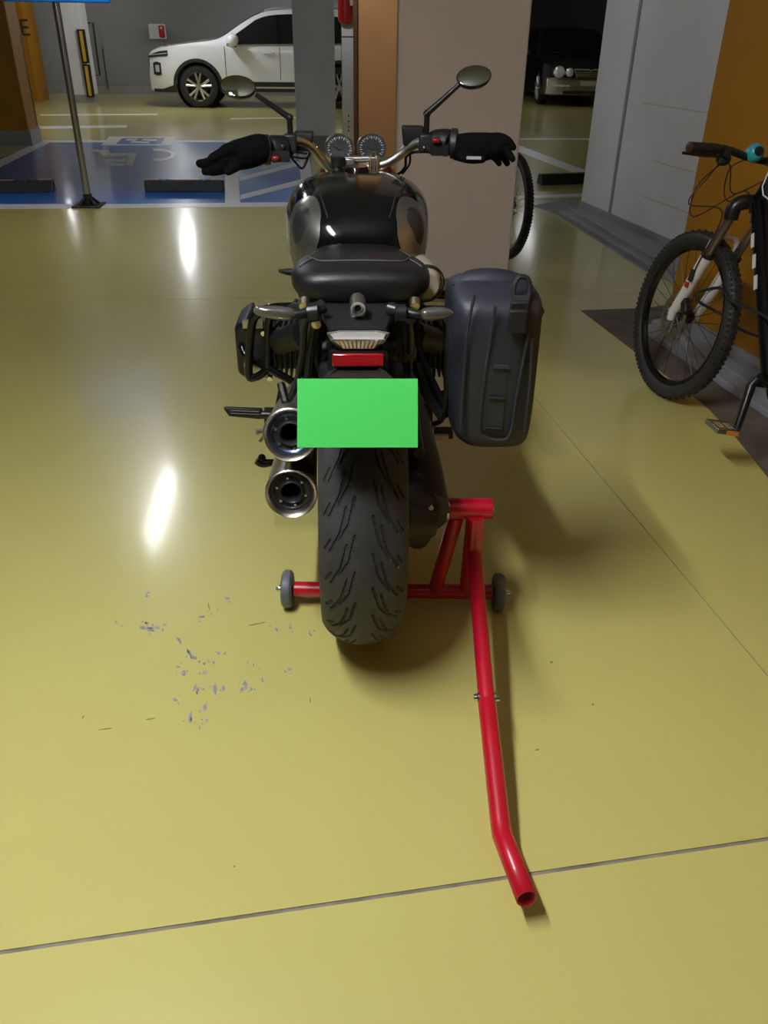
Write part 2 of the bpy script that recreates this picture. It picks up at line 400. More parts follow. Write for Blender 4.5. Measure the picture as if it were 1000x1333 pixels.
for k in range(2):
    z = .1+k*.62
    gdo = one('corner_guard', lambda bm: box(bm, (w2.x-.01, w1.y-.015, z+.3), (.15, .05, .6)), 'guard_black', wc)
    one('guard_stripe', lambda bm: box(bm, (w2.x-.01, w1.y-.044, z+.3), (.06, .012, .54)), 'guard_yellow', gdo)
# conduit on the back wall
c1 = YP(121, 30, 21.55); c2 = YP(130, 98, 21.55); c0 = YP(114, 30, 21.55)
cdt = one('wall_conduit', lambda bm: (tube(bm, [c0, c1, c2, c2-V(.35, 0, 0)], .022, 8), tube(bm, [V(c2.x+.15, 21.55, .95), V(c2.x+.15, 21.55, .1)], .012, 6)), 'car_trim')
tag(cdt, 'thin dark conduit bent along the grey back wall', 'conduit')
# right side: white wall with skirting and kerb, orange wall nearer
wa = V(1.65, 7.32, 0); wbp = V(2.02, 5.6, 0); d = (wbp-wa).normalized(); n = Vector((-d.y, d.x, 0))
if n.x < 0: n = -n
wr = bmesh.new(); prism(wr, [wa, wa+d*3.4, wa+d*3.4+n*.5, wa+n*.5], (0, 0, HC)); WR = struct(mk('wall_white', wr, 'wall_white', smooth=False), 'white painted wall with a vertical groove and grey skirting')
one('skirting', lambda bm: prism(bm, [wa-n*.01-d*.01, wa+d*3.4-n*.01, wa+d*3.4+n*.1, wa+n*.1-d*.01], (0, 0, .10)), 'skirt', WR)
gp_ = wa+d*.55
one('groove', lambda bm: prism(bm, [gp_-n*.012, gp_+d*.03-n*.012, gp_+d*.03+n*.02, gp_+n*.02], (0, 0, HC)), 'skirt', WR)
for za, xa, xb in ((.55, 1.1, 2.3), (.9, .8, 2.0), (.30, 1.0, 2.4)):
    one('form_seam', lambda bm: prism(bm, [wa+d*xa-n*.002+V(0, 0, za), wa+d*xb-n*.002+V(0, 0, za), wa+d*xb+n*.01+V(0, 0, za), wa+d*xa+n*.01+V(0, 0, za)], (0, 0, .006)), 'wall_beige', WR)
ka = V(1.46, 7.27, 0); kb = V(1.72, 5.3, 0); kd = (kb-ka).normalized(); kn = Vector((-kd.y, kd.x, 0)); kn = kn if kn.x > 0 else -kn
kerb = bmesh.new(); prism(kerb, [ka, ka+kd*3.2, ka+kd*3.2+kn*.45, ka+kn*.3], (0, 0, .035)); KB = struct(mk('kerb', kerb, 'skirt', smooth=False, bevel=.006), 'low grey kerb along the white wall')
one('kerb_step', lambda bm: prism(bm, [ka+kn*.07+kd*.03, ka+kd*3.2+kn*.07, ka+kd*3.2+kn*.45, ka+kn*.3+kd*.03], (0, 0, .06)), 'skirt', KB, bevel=.006)
oe = V(1.455, 4.12, 0); of = V(1.635, 3.2, 0); od = (of-oe).normalized(); on = Vector((-od.y, od.x, 0)); on = on if on.x > 0 else -on
ow = bmesh.new(); prism(ow, [oe, oe+od*5.0, oe+od*5.0+on*.6, oe+on*.62], (0, 0, HC)); OW = struct(mk('wall_orange', ow, 'orange', smooth=False), 'orange wall with grey skirting behind the mountain bike')
one('skirting', lambda bm: prism(bm, [oe-on*.008-od*.01, oe+od*5-on*.008, oe+od*5+on*.1, oe-od*.01+on*.5], (0, 0, .12)), 'skirt', OW)
k2 = bmesh.new(); prism(k2, [oe-on*.15+od*.0, oe+od*5-on*.15, oe+od*5+on*.02, oe+on*.02], (0, 0, .03)); KB2 = struct(mk('kerb_orange', k2, 'skirt', smooth=False, bevel=.005), 'low grey kerb along the orange wall')
one('kerb_step', lambda bm: prism(bm, [oe-on*.09, oe+od*5-on*.09, oe+od*5+on*.02, oe+on*.02], (0, 0, .055)), 'skirt', KB2, bevel=.005)

# ================================================================ THINGS OF THE PLACE
def lamp(x, y, k, where, nm):
    t = thing(nm+'_ceiling_lamp_offscreen', 'white tube lamp hung '+where, 'lamp', (x, y, 2.45), R(5), 'tube lamps on the ceiling')
    one('housing', lambda bm: prism(bm, [V(-.06, -.63, .03), V(.06, -.63, .03), V(.04, -.63, .07), V(-.04, -.63, .07)], (0, 1.26, 0)), 'lamp_housing', t)
    one(nm+'_lamp_tube_offscreen', lambda bm: tube(bm, [(0, -.6, 0), (0, .6, 0)], .022, 10), 'tube_light_%.2f' % k, t)
    one('hanger', lambda bm: (tube(bm, [(0, -.4, .07), (0, -.4, HC-2.45+.01)], .006, 6), tube(bm, [(0, .4, .07), (0, .4, HC-2.45+.01)], .006, 6)), 'black_metal', t)
for l in LAMPS: lamp(*l)

# accessible-parking sign on a steel post
sp = G(116, 268)
t = thing('sign_post', 'steel post with a blue parking sign at the edge of the blue bay', 'sign', (sp.x, sp.y, 0), R(5))
one('post', lambda bm: tube(bm, [(0, 0, 0), (0, 0, 2.0)], .028, 16), 'pole_steel', t)
one('base_collar', lambda bm: (tube(bm, [(0, 0, 0), (0, 0, .10)], .036, 14), [tube(bm, [(.1*math.cos(a), .1*math.sin(a), .01), (.03*math.cos(a), .03*math.sin(a), .07)], .012, 6) for a in (.8, 2.4, 3.9, 5.5)]), 'dark_cast', t)
one('base_plate', lambda bm: box(bm, (0, 0, .008), (.24, .24, .012)), 'dark_cast', t, bevel=.003)
zs = YP(70, 3, sp.y-.06).z
one('sign_panel', lambda bm: box(bm, (.02, -.045, zs+.26), (.80, .025, .52)), 'sign_blue', t, bevel=.01)
one('sign_frame', lambda bm: [box(bm, (0, .0, zs+z), (.3, .05, .03)) for z in (.1, .4)], 'pole_steel', t)

# wheel stops
def wheel_stop(p, q, label):
    p = Vector((p.x, p.y, 0)); q = Vector((q.x, q.y, 0)); L = (q-p).length
    t = thing('wheel_stop', label, 'wheel stop', (p+q)/2, math.atan2((q-p).y, (q-p).x))
    b_ = bmesh.new(); prism(b_, [V(-L/2, -.07, 0), V(-L/2, .07, 0), V(-L/2, .045, .10), V(-L/2, -.045, .10)], (L, 0, 0)); mk('body', b_, 'stop_rubber', t, bevel=.008)
    for k in (-.42, 0, .42):
        one('reflector', lambda bm: box(bm, (k*L, .02, .101), (.12 if k else .28, .03, .006)), 'reflector', t)
    one('bolt', lambda bm: [lathe(bm, [(0, .002), (.012, .002), (.012, 0)], (k*L, -.02, .101), (0, 0, 1), 10) for k in (-.25, .25)], 'steel', t)
wheel_stop(G(190, 249), G(292, 249), 'black rubber wheel stop with orange reflectors below the wheelchair symbol')
wheel_stop(G(-75, 252), G(72, 249), 'black rubber wheel stop on blue paint left of the sign post')
wheel_stop(G(702, 240), G(800, 237), 'black rubber wheel stop between the beige pillar and white wall')

# alarm box on the back wall
ap = YP(208, 41, 21.78)
t = thing('fire_alarm', 'small red fire alarm in a white wall frame', 'alarm', (ap.x, 21.66, ap.z), R(5))
one('frame', lambda bm: box(bm, (-.03, .03, 0), (.38, .05, .30)), 'wall_white', t, bevel=.01)
one('bell_box', lambda bm: box(bm, (.08, -.03, 0), (.13, .08, .24)), 'red_plastic', t, bevel=.015)
one('indicator_lamp', lambda bm: ball(bm, (.08, -.08, .07), .03, 10, 8), 'clear_lens', t)
# extinguisher hung on the steel strip
ep = YP(450, 32, 5.9)
t = thing('fire_extinguisher', 'red fire extinguisher with white tag hung on the steel strip', 'extinguisher', (ep.x, 5.9, ep.z), 0)
one('bottle', lambda bm: lathe(bm, [(0, 0), (.03, .004), (.046, .02), (.048, .05), (.048, .36), (.035, .41), (.015, .43), (0, .43)], (0, 0, 0), (0, 0, 1), 18), 'red_plastic', t)
one('valve', lambda bm: (tube(bm, [(0, 0, .42), (0, 0, .47)], .014, 10), box(bm, (.03, 0, .47), (.1, .02, .02))), 'black_metal', t)
one('hose', lambda bm: tube(bm, [(.0, -.02, .45), (.07, -.02, .40), (.065, -.02, .2), (.055, -.03, .05)], .009, 8, smooth=5), 'black_plastic', t)
one('tag', lambda bm: box(bm, (.045, -.052, .17), (.03, .004, .14)), 'sign_white', t)
one('bracket', lambda bm: box(bm, (0, .07, .25), (.05, .09, .03)), 'steel', t)

# ================================================================ CARS
def lerp_tab(tab, x):
    if x <= tab[0][0]: return tab[0][1]
    for (a, fa), (b, fb_) in zip(tab, tab[1:]):
        if x <= b:
            s = (x-a)/(b-a); return fa+(fb_-fa)*s
    return tab[-1][1]
def smooth_tab(tab):
    c = curve([Vector((a, b, 0)) for a, b in tab], 6); return [(v.x, v.y) for v in c]
def car(name, label, loc, rotz, spec):
    t = thing(name, label, 'car', loc, rotz)
    L, W, top = spec['L'], spec['W']/2, smooth_tab(spec['top'])
    belt, sill, arches, AR = spec['belt'], spec['sill'], spec['axles'], spec['arch_r']
    wz = spec['wheel_r']
    def ztop(u): return lerp_tab(top, u)
    def zlow(u):
        z = sill
        for a_ in arches:
            if abs(u-a_) < AR: z = max(z, wz+math.sqrt(AR*AR-(u-a_)**2))
        return z
    def wid(u, z):
        w_ = W
        if u < .6: w_ *= 1-.24*((.6-u)/.6)**2.2
        if u > L-.6: w_ *= 1-.2*((u-L+.6)/.6)**2.2
        if z > belt: w_ -= (z-belt)*spec['tumble']
        if z < .55: w_ -= (.55-z)*.12
        return w_
    us = sorted(set([L*i/110 for i in range(111)]+[a_+s*AR for a_ in arches for s in (-1, 1, -.999, .999)]))
    NZ, NT = 12, 8
    rings = []
    for u in us:
        zt = ztop(u); zl = min(zlow(u), zt-.03); rg = []
        for k in range(NZ+1):
            z = zl+(zt-zl)*k/NZ
            rg.append((wid(u, z), u, z))
        wt = rg[-1][0]
        tops = []
        for k in range(1, NT):
            v = wt*(1-2*k/NT); tops.append((v, u, zt+spec['crown']*(1-(v/wt)**2)))
        rings.append([V(*p) for p in rg]+[V(*p) for p in tops]+[V(-p[0], p[1], p[2]) for p in rg[::-1]])
    b_ = bmesh.new(); ring_loft(b_, rings); mk('body', b_, spec['paint'], t, angle=30)
    def panel(nm, u0, u1, zlo, zhi, m_, off=.006, parent=t, n=24, nz=3, sides=(1, -1)):
        b_ = bmesh.new()
        for s in sides:
            grid = []
            for i in range(n+1):
                u = u0+(u1-u0)*i/n; a_ = zlo(u) if callable(zlo) else zlo; c_ = zhi(u) if callable(zhi) else zhi
                grid.append([b_.verts.new(V(s*(wid(u, a_+(c_-a_)*k/nz)+off), u, a_+(c_-a_)*k/nz)) for k in range(nz+1)])
            for i in range(n):
                for k in range(nz): b_.faces.new((grid[i][k], grid[i+1][k], grid[i+1][k+1], grid[i][k+1]))
        return mk(nm, b_, m_, parent)
    # underbody and wheel wells
    one('underbody', lambda bm: box(bm, (0, L/2, sill+.18), (W*1.5, L*.9, .36)), 'car_trim', t)
    # wheels
    for a_ in arches:
        for s in (1, -1):
            wl = one('wheel', lambda bm: lathe(bm, [(.24, -.10), (wz-.06, -.11), (wz-.01, -.09), (wz, -.06), (wz, .06), (wz-.01, .09), (wz-.06, .11), (.24, .10)], (s*(W-.13), a_, wz), (1, 0, 0), 36), 'tyre', t)
            def rim(bm):
                ax = s
                o_ = V(s*(W-.13), a_, wz)
                lathe(bm, [(.255, s*.105), (.24, s*.09), (.225, -s*.05)], o_, (1, 0, 0), 36)
                lathe(bm, [(0, s*.08), (.05, s*.08), (.06, s*.06)], o_, (1, 0, 0), 20)
                for k in range(spec['spokes']):
                    for dv in spec['split']:
                        a0 = 2*math.pi*k/spec['spokes']+.3; a1 = a0+dv
                        p = o_+V(s*.075, .05*math.cos(a0+dv*.4), .05*math.sin(a0+dv*.4)); q = o_+V(s*.09, .245*math.cos(a1), .245*math.sin(a1))
                        tube(bm, [p, q], [.022, .026], 6)
            one('rim', rim, 'brushed', wl)
            one('brake_disc', lambda bm: lathe(bm, [(0, s*.0), (.17, s*.0)], (s*(W-.13), a_, wz), (1, 0, 0), 20), 'car_trim', wl)
    return t, panel, wid, ztop, zlow
# --- white SUV, side on
suv_top = [(0, .55), (.015, .80), (.05, .93), (.16, 1.0), (.45, 1.06), (.9, 1.12), (1.3, 1.17), (1.5, 1.24), (1.85, 1.45), (2.15, 1.60), (2.45, 1.675), (3.0, 1.70), (3.6, 1.68), (4.2, 1.62), (4.5, 1.5), (4.68, 1.2), (4.77, .9)]
sw = G(262, 140)
SY = R(5.5)
rotS = R(-90)+SY
Ms = Matrix.Rotation(rotS, 4, 'Z')
sloc = Vector((sw.x, sw.y, 0)) - (Ms @ Vector((.82, .95, 0)))
SPEC = dict(L=4.77, W=1.89, top=suv_top, belt=1.08, sill=.30, axles=(.95, 3.72), arch_r=.43, wheel_r=.375, tumble=.36, crown=.04, paint='car_white', spokes=5, split=(-.22, .22))
t, panel, wid, ztop, zlow = car('suv_car', 'white five-door suv parked side on by the grey wall', sloc, rotS, SPEC)
gtop = lambda u: min(ztop(u)-.075, 1.14+(u-1.52)*.62) if u < 3.4 else ztop(u)-.085-(max(0, u-3.7))*.35
for u0, u1 in ((1.56, 2.52), (2.60, 3.50), (3.58, 4.25)):
    panel('side_window', u0, u1, lambda u: 1.10+.02*(u-1.5), lambda u: max(gtop(u), 1.11+.02*(u-1.5)), 'car_glass', .006)
panel('window_trim', 1.55, 4.3, lambda u: 1.075+.02*(u-1.5), lambda u: 1.098+.02*(u-1.5), 'chrome', .008)
panel('pillar_trim', 2.52, 2.60, 1.12, lambda u: gtop(u), 'black_gloss', .005, n=3)
panel('pillar_trim', 3.50, 3.58, 1.13, lambda u: gtop(u), 'black_gloss', .005, n=3)
for u in (1.5, 2.56, 3.58): panel('door_seam', u, u+.012, .5, 1.07, 'car_trim', .003, n=1, nz=8)
panel('sill_cladding', 1.39, 3.28, .29, .47, 'car_trim', .012)
panel('sill_strip', 1.45, 3.22, .355, .385, 'steel', .018)
panel('bumper_cladding', .06, .53, .27, lambda u: .33+.3*max(0, u-.25), 'car_trim', .012)
for a_ in (.95, 3.72):
    b_ = bmesh.new()
    for s in (1, -1):
        pr_ = []
        for k in range(25):
            an = math.pi*(-.06+1.12*k/24); cu, su = math.cos(an), math.sin(an)
            ri, ro = .425, .485
            pr_.append([V(s*(wid(a_+ri*cu, .375+ri*su)+.012), a_+ri*cu, .375+ri*su), V(s*(wid(a_+ro*cu, .375+ro*su)+.012), a_+ro*cu, .375+ro*su)])
        vr = [[b_.verts.new(p) for p in q] for q in pr_]
        for q, r_ in zip(vr, vr[1:]): b_.faces.new((q[0], q[1], r_[1], r_[0]))
    mk('arch_cladding', b_, 'car_trim', t)
    one('wheel_well', lambda bm: [lathe(bm, [(.0, 0), (.43, 0), (.43, s*.25)], (s*.62, a_, .375), (1, 0, 0), 28) for s in (1, -1)], 'rubber_clean', t)
panel('front_lamp', .015, .42, lambda u: .86+.10*u, lambda u: .90+.10*u+.05*min(1, u*4), 'car_trim', .01)
panel('running_lamp', .03, .40, lambda u: .895+.10*u, lambda u: .91+.10*u, 'car_lamp', .014)
panel('lower_lamp', .10, .26, lambda u: .56+.2*abs(u-.18), lambda u: .80-.3*abs(u-.18), 'car_trim', .01)
panel('lower_lamp_lens', .14, .22, .62, .74, 'car_lamp', .014)
one('grille', lambda bm: box(bm, (0, .0, .68), (1.1, .05, .30)), 'car_trim', t, bevel=.02)
for s in (1, -1):
    mo = one('side_mirror', lambda bm: ball(bm, (s*1.06, 1.68, 1.18), (.13, .12, .11)), 'car_white', t)
    one('mirror_foot', lambda bm: tube(bm, [(s*.93, 1.72, 1.08), (s*1.04, 1.70, 1.12)], .03, 8), 'car_trim', mo)
    for u in (2.25, 3.3):
        one('door_handle', lambda bm: tube(bm, [(s*(wid(u, .97)+.0), u, .965), (s*(wid(u, .97)+.03), u+.03, .965), (s*(wid(u, .97)+.03), u+.17, .97), (s*wid(u, .97), u+.2, .97)], .014, 6), 'car_white', t)
one('windscreen', lambda bm: ring_loft(bm, [[V(-wid(u, ztop(u))*.9*k, u, ztop(u)+.012+.04*(1-k*k*.8)) for k in (-1, -.6, -.2, .2, .6, 1)] for u in (1.42, 1.6, 1.8, 2.0, 2.2)], False, False, False), 'car_glass', t)
one('roof_rail', lambda bm: [tube(bm, [(s*.60, 2.3, 1.68), (s*.60, 2.5, 1.73), (s*.60, 3.9, 1.72), (s*.6, 4.1, 1.66)], .018, 6) for s in (1, -1)], 'steel', t)
# --- black sedan, nose towards the camera
sed_top = [(0, .48), (.015, .60), (.06, .70), (.2, .77), (.6, .86), (1.1, .93), (1.35, .97), (1.55, 1.06), (1.9, 1.26), (2.25, 1.41), (2.6, 1.47), (3.2, 1.47), (3.6, 1.38), (4.1, 1.12), (4.4, 1.04), (4.85, 1.0), (5.0, .7)]
sc = G(760, 139)
SPEC2 = dict(L=5.0, W=1.86, top=sed_top, belt=.92, sill=.22, axles=(.92, 3.75), arch_r=.37, wheel_r=.33, tumble=.45, crown=.05, paint='car_black', spokes=9, split=(0,))
t, panel, wid, ztop, zlow = car('sedan_car', 'black saloon car parked nose out beyond the white wall', (sc.x, sc.y-.2, 0), R(3), SPEC2)
g2top = lambda u: min(ztop(u)-.06, .98+(u-1.55)*.6) if u < 3 else ztop(u)-.06
panel('side_window', 1.6, 2.6, .97, lambda u: max(.98, g2top(u)), 'car_glass', .006)
panel('side_window', 2.68, 3.75, .97, lambda u: max(.98, g2top(u)), 'car_glass', .006)
one('windscreen', lambda bm: ring_loft(bm, [[V(-wid(u, ztop(u))*.9*k, u, ztop(u)+.012+.05*(1-k*k*.8)) for k in (-1, -.6, -.2, .2, .6, 1)] for u in (1.42, 1.6, 1.8, 2.0, 2.3)], False, False, False), 'car_glass', t)
nose = lambda x: .28*max(0, abs(x)/.93-.35)**2.2
def nosepatch(bm, x0, x1, z0, z1, off, n=10):
    f = []
    for i in range(n+1):
        x = x0+(x1-x0)*i/n
        f.append([V(x, nose(x)-off, z0), V(x, nose(x)-off, z1), V(x, nose(x)+.15, z1), V(x, nose(x)+.15, z0)])
    ring_loft(bm, f)
one('bumper', lambda bm: nosepatch(bm, -.90, .90, .24, .56, .05, 20), 'brushed', t, bevel=.02)
one('bumper_strip', lambda bm: nosepatch(bm, -.88, .88, .53, .56, .065, 20), 'chrome', t)
one('air_intake', lambda bm: nosepatch(bm, -.55, .55, .25, .32, .06), 'car_trim', t)
for s in (1, -1):
    one('fog_slot', lambda bm: nosepatch(bm, s*.42, s*.76, .40, .43, .06), 'clear_lens', t)
    for x, r_ in ((.66, .12), (.44, .085)):
        hl = one('headlamp', lambda bm: lathe(bm, [(0, .03), (r_*.6, .024), (r_, .0), (r_*.98, -.06)], (s*x, nose(s*x)-.01, .665), (0, -1, .15), 20), 'car_lamp', t)
        one('lamp_bezel', lambda bm: lathe(bm, [(r_*.97, .015), (r_*1.06, .012), (r_*1.08, -.06)], (s*x, nose(s*x)-.01, .665), (0, -1, .15), 20), 'chrome', hl)
    one('side_mirror', lambda bm: ball(bm, (s*1.0, 1.7, 1.0), (.11, .06, .07)), 'car_black', t)
gr = one('grille', lambda bm: prism(bm, [V(-.34, -.05, .72), V(.34, -.05, .72), V(.26, -.05, .54), V(-.26, -.05, .54)], (0, .12, 0)), 'car_trim', t)
one('grille_bar', lambda bm: (tube(bm, [(-.35, -.055, .725), (-.04, -.06, .725), (0, -.06, .70), (.04, -.06, .725), (.35, -.055, .725)], .014, 6), [tube(bm, [(-.3, -.055, z), (.3, -.055, z)], .005, 5) for z in (.58, .61, .64, .67)], tube(bm, [(-.35, -.055, .725), (-.27, -.055, .54), (.27, -.055, .54), (.35, -.055, .725)], .008, 6)), 'chrome', gr)
one('number_plate', lambda bm: box(bm, (0, -.065, .46), (.40, .012, .10)), 'cream', t)

# ================================================================ BICYCLES
def bicycle(name, label, loc, yaw, lean, steer, c, detail=True, WR_=.345):
    t = thing(name, label, 'bicycle', loc, yaw)
    t.rotation_euler = (0, lean, yaw)
    AX = V(0, 0, WR_)
    axd = V(0, -math.cos(R(70)), math.sin(R(70)))
    SP = V(0, -.045, WR_)                                   # a point on the steering axis
    MS = Matrix.Translation(SP) @ Matrix.Rotation(steer, 4, axd) @ Matrix.Translation(-SP)
    def st(p): return MS @ Vector(p)
    def st_all(bm): bmesh.ops.transform(bm, matrix=MS, verts=bm.verts)
    def wheel(center, nm, steered):
        tr = .026; b_ = bmesh.new()
        prof = [(WR_-.055, -.014), (WR_-.045, -.024), (WR_-.028, -.027), (WR_-.012, -.022), (WR_-.004, -.010), (WR_-.003, .010), (WR_-.012, .022), (WR_-.028, .027), (WR_-.045, .024), (WR_-.055, .014)]
        lathe(b_, prof, center, (1, 0, 0), 64, closed=True)
        for k in range(96):                                   # knobs
            an = 2*math.pi*k/96; u = V(0, math.cos(an), math.sin(an)); rot = Matrix(((1, 0, 0), (0, -math.sin(an), math.cos(an)), (0, math.cos(an), math.sin(an)))).transposed()
            for x, rr in ((-.020, WR_-.011), (.020, WR_-.011), (-.008 if k % 2 else .008, WR_-.003)):
                box(b_, Vector(center)+u*rr+V(x, 0, 0), (.007, .011, .007), rot)
        if steered: st_all(b_)
        ty = mk('tyre', b_, c['tyre'], t)
        b_ = bmesh.new(); lathe(b_, [(WR_-.050, -.013), (WR_-.072, -.010), (WR_-.078, 0), (WR_-.072, .010), (WR_-.050, .013)], center, (1, 0, 0), 56)
        if steered: st_all(b_)
        mk('rim', b_, c['rim'], t)
        b_ = bmesh.new()
        for k in range(32):
            an = 2*math.pi*k/32; s = 1 if k % 2 else -1; tw = .5 if (k//2) % 2 else -.5
            tube(b_, [Vector(center)+V(s*.026, .025*math.cos(an+tw*2), .025*math.sin(an+tw*2)), Vector(center)+V(0, (WR_-.075)*math.cos(an), (WR_-.075)*math.sin(an))], .0014, 4)
        if steered: st_all(b_)
        sp_ = mk('spokes', b_, c['spoke'], t); sp_['kind'] = 'stuff'
        b_ = bmesh.new(); lathe(b_, [(.008, -.055), (.026, -.035), (.028, -.028), (.016, -.02), (.016, .02), (.028, .028), (.026, .035), (.008, .055)], center, (1, 0, 0), 18)
        if steered: st_all(b_)
        mk('hub', b_, 'black_metal', t)
        b_ = bmesh.new()                                      # brake rotor with cut-outs
        N = 24
        for k in range(N):
            a0, a1 = 2*math.pi*k/N, 2*math.pi*(k+.8)/N
            prism(b_, [Vector(center)+V(-.042, r_*math.cos(a_), r_*math.sin(a_)) for r_, a_ in ((.068, a0), (.085, a0), (.085, a1), (.068, a1))], (.002, 0, 0))
            if k % 4 == 0: tube(b_, [Vector(center)+V(-.04, .02*math.cos(a0), .02*math.sin(a0)), Vector(center)+V(-.041, .07*math.cos(a0+.5), .07*math.sin(a0+.5))], .004, 5)
        lathe(b_, [(.066, 0), (.087, 0), (.087, .0015), (.066, .0015)], Vector(center)+V(-.0425, 0, 0), (1, 0, 0), 40, closed=True)
        if steered: st_all(b_)
        mk('brake_rotor', b_, 'rotor', t)
        return ty
    RA = V(0, -1.09, WR_)
    wheel(AX, 'front', True); wheel(RA, 'rear', False)
    up_ = axd
    cr = SP+up_*.475+V(0, .0, 0)
    # fork
    for s in (-1, 1):
        lo0 = AX+V(s*.055, -.005, 0); hi = cr+V(s*.062, .02, -.01); midp = lo0.lerp(hi, .60)
        fl = one('fork_leg', lambda bm: tube(bm, [st(lo0-V(0, 0, .015)), st(lo0+V(0, 0, .02)), st(lo0.lerp(hi, .1)), st(midp)], [.014, .018, .021, .024], 14), c['fork'], t)
        one('stanchion', lambda bm: tube(bm, [st(midp-(hi-lo0)*.05), st(hi)], .0165, 14), 'stanchion', t)
        one('leg_seal', lambda bm: tube(bm, [st(midp), st(midp+(hi-lo0).normalized()*.012)], .0245, 14), 'black_plastic', fl)
        if s < 0:
            one('fork_decal', lambda bm: (box(bm, st(lo0.lerp(hi, .42)+V(-.022, -.006, 0)), (.004, .03, .045))), 'black_metal', fl)
            one('fork_mark', lambda bm: box(bm, st(lo0.lerp(hi, .33)+V(-.021, -.008, 0)), (.004, .025, .02)), 'red_plastic', fl)
    one('fork_crown', lambda bm: (tube(bm, [st(cr+V(-.066, .02, -.035)), st(cr+V(-.064, .02, .01)), st(cr+V(-.03, .01, .03)), st(cr+V(.03, .01, .03)), st(cr+V(.064, .02, .01)), st(cr+V(.066, .02, -.035))], .026, 12, smooth=4)), 'black_metal', t)
    one('lower_arch', lambda bm: tube(bm, [st(AX.lerp(cr, .58)+V(-.058, .02, 0)), st(AX.lerp(cr, .74)+V(-.045, .045, 0)), st(AX.lerp(cr, .74)+V(.045, .045, 0)), st(AX.lerp(cr, .58)+V(.058, .02, 0))], .010, 8, smooth=4), c['fork'], t)
    hb, ht = cr+up_*.03, cr+up_*.15
    one('head_tube', lambda bm: tube(bm, [hb, ht], .026, 16), c['frame'], t)
    BBp = V(0, -.665, .315); ST = BBp+V(0, -.16, .44)
    # frame
    fr = one('frame', lambda bm: (tube(bm, [ht-up_*.03, ST-V(0, 0, .05)], [.024, .018], 14), tube(bm, [hb+up_*.01, BBp], [.030, .026], 14), tube(bm, [BBp, ST], .018, 14),
              [tube(bm, [ST-V(0, 0, .06), RA+V(s*.06, .02, 0)], .010, 8) for s in (-1, 1)], [tube(bm, [BBp+V(s*.03, 0, 0), RA+V(s*.06, .02, 0)], .012, 8) for s in (-1, 1)], tube(bm, [BBp+V(-.04, 0, 0), BBp+V(.04, 0, 0)], .024, 14)), c['frame'], t)
    for k, fz in enumerate((.22, .34, .46)):
        pp = (hb).lerp(BBp, fz)
        one('frame_decal', lambda bm: box(bm, pp+V(-.029, 0, .0), (.003, .016, .05), Matrix.Rotation(R(-35), 3, 'X')), 'decal', fr)
    one('seat_post', lambda bm: tube(bm, [ST, ST+V(0, -.05, .16)], .0145, 12), 'black_metal', t)
    sd = ST+V(0, -.06, .18)
    one('saddle', lambda bm: ring_loft(bm, [superring((sd.x, sd.y+y, sd.z+z), hw, hh, 2.2, 16) for y, z, hw, hh in ((.17, .0, .012, .012), (.14, .004, .022, .018), (.05, .008, .032, .02), (-.05, .015, .06, .024), (-.10, .02, .072, .026), (-.13, .02, .05, .018))]), 'black_plastic', t)
    # cockpit
    stem = ht+up_*.03; bc = stem+V(0, .07, .0)
    one('stem', lambda bm: (tube(bm, [st(ht), st(stem+up_*.015)], .02, 14), tube(bm, [st(stem), st(bc)], .018, 12)), 'black_metal', t)
    one('handlebar', lambda bm: tube(bm, [st(bc+V(x, y, z)) for x, y, z in ((-.34, -.035, .01), (-.2, -.02, .018), (-.07, 0, .0), (.07, 0, .0), (.2, -.02, .018), (.34, -.035, .02))], .0125, 12, smooth=4), 'black_metal', t)
    for s in (-1, 1):
        gp0, gp1 = bc+V(s*.345, -.036, .009), bc+V(s*.225, -.022, .016)
        gr_ = one('grip', lambda bm: tube(bm, [st(gp0), st(gp0.lerp(gp1, .05)), st(gp0.lerp(gp1, .95)), st(gp1)], [.0155, .017, .0165, .015], 14), 'black_plastic', t)
        one('grip_end', lambda bm: lathe(bm, [(0, .004), (.012, .003), (.017, 0), (.017, -.006)], st(gp0), st(gp0)-st(gp1), 14), 'copper_brown', gr_)
        one('brake_lever', lambda bm: (tube(bm, [st(gp1+V(-s*.02, .03, -.02)), st(gp1+V(s*.02, .05, -.028)), st(gp1+V(s*.10, .045, -.03))], [.010, .007, .005], 8, smooth=4), tube(bm, [st(gp1+V(-s*.015, 0, 0)), st(gp1+V(-s*.03, .03, -.02))], .016, 10)), 'black_metal', t)
        one('shifter', lambda bm: (ball(bm, st(gp1+V(-s*.045, .02, -.03)), (.026, .022, .022), 12, 8), box(bm, st(gp1+V(-s*.03, .0, -.005)), (.022, .034, .034))), 'black_plastic', t)
    if detail:
        bl_ = one('bell', lambda bm: lathe(bm, [(0, .026), (.012, .025), (.024, .018), (.030, .004), (.031, -.012), (.026, -.018), (0, -.018)], st(bc+V(-.075, -.015, .02)), (-.1, -1, .35), 24), 'teal', t)
        one('bell_cap', lambda bm: lathe(bm, [(0, .030), (.014, .029), (.017, .020), (.015, .018)], st(bc+V(-.075, -.015, .02)), (-.1, -1, .35), 20), 'black_plastic', bl_)
        # brake and gear cables
        l0 = st(bc+V(-.17, .02, -.02)); hr = cr
        one('brake_hose', lambda bm: tube(bm, [l0, l0+V(.0, .05, -.06), l0+V(-.03, .07, -.16), st(cr+V(-.085, .05, -.02)), st(AX.lerp(cr, .5)+V(-.085, -.005, 0)), st(AX+V(-.06, -.05, .09))], .0028, 7, smooth=6), 'copper_brown', t)
        one('gear_cable', lambda bm: tube(bm, [l0+V(.01, 0, 0), l0+V(-.02, .07, -.10), l0+V(.0, .06, -.20), st(cr+V(-.02, .06, .06)), hb+V(-.03, -.02, -.03)], .0025, 7, smooth=6), 'copper_brown', t)
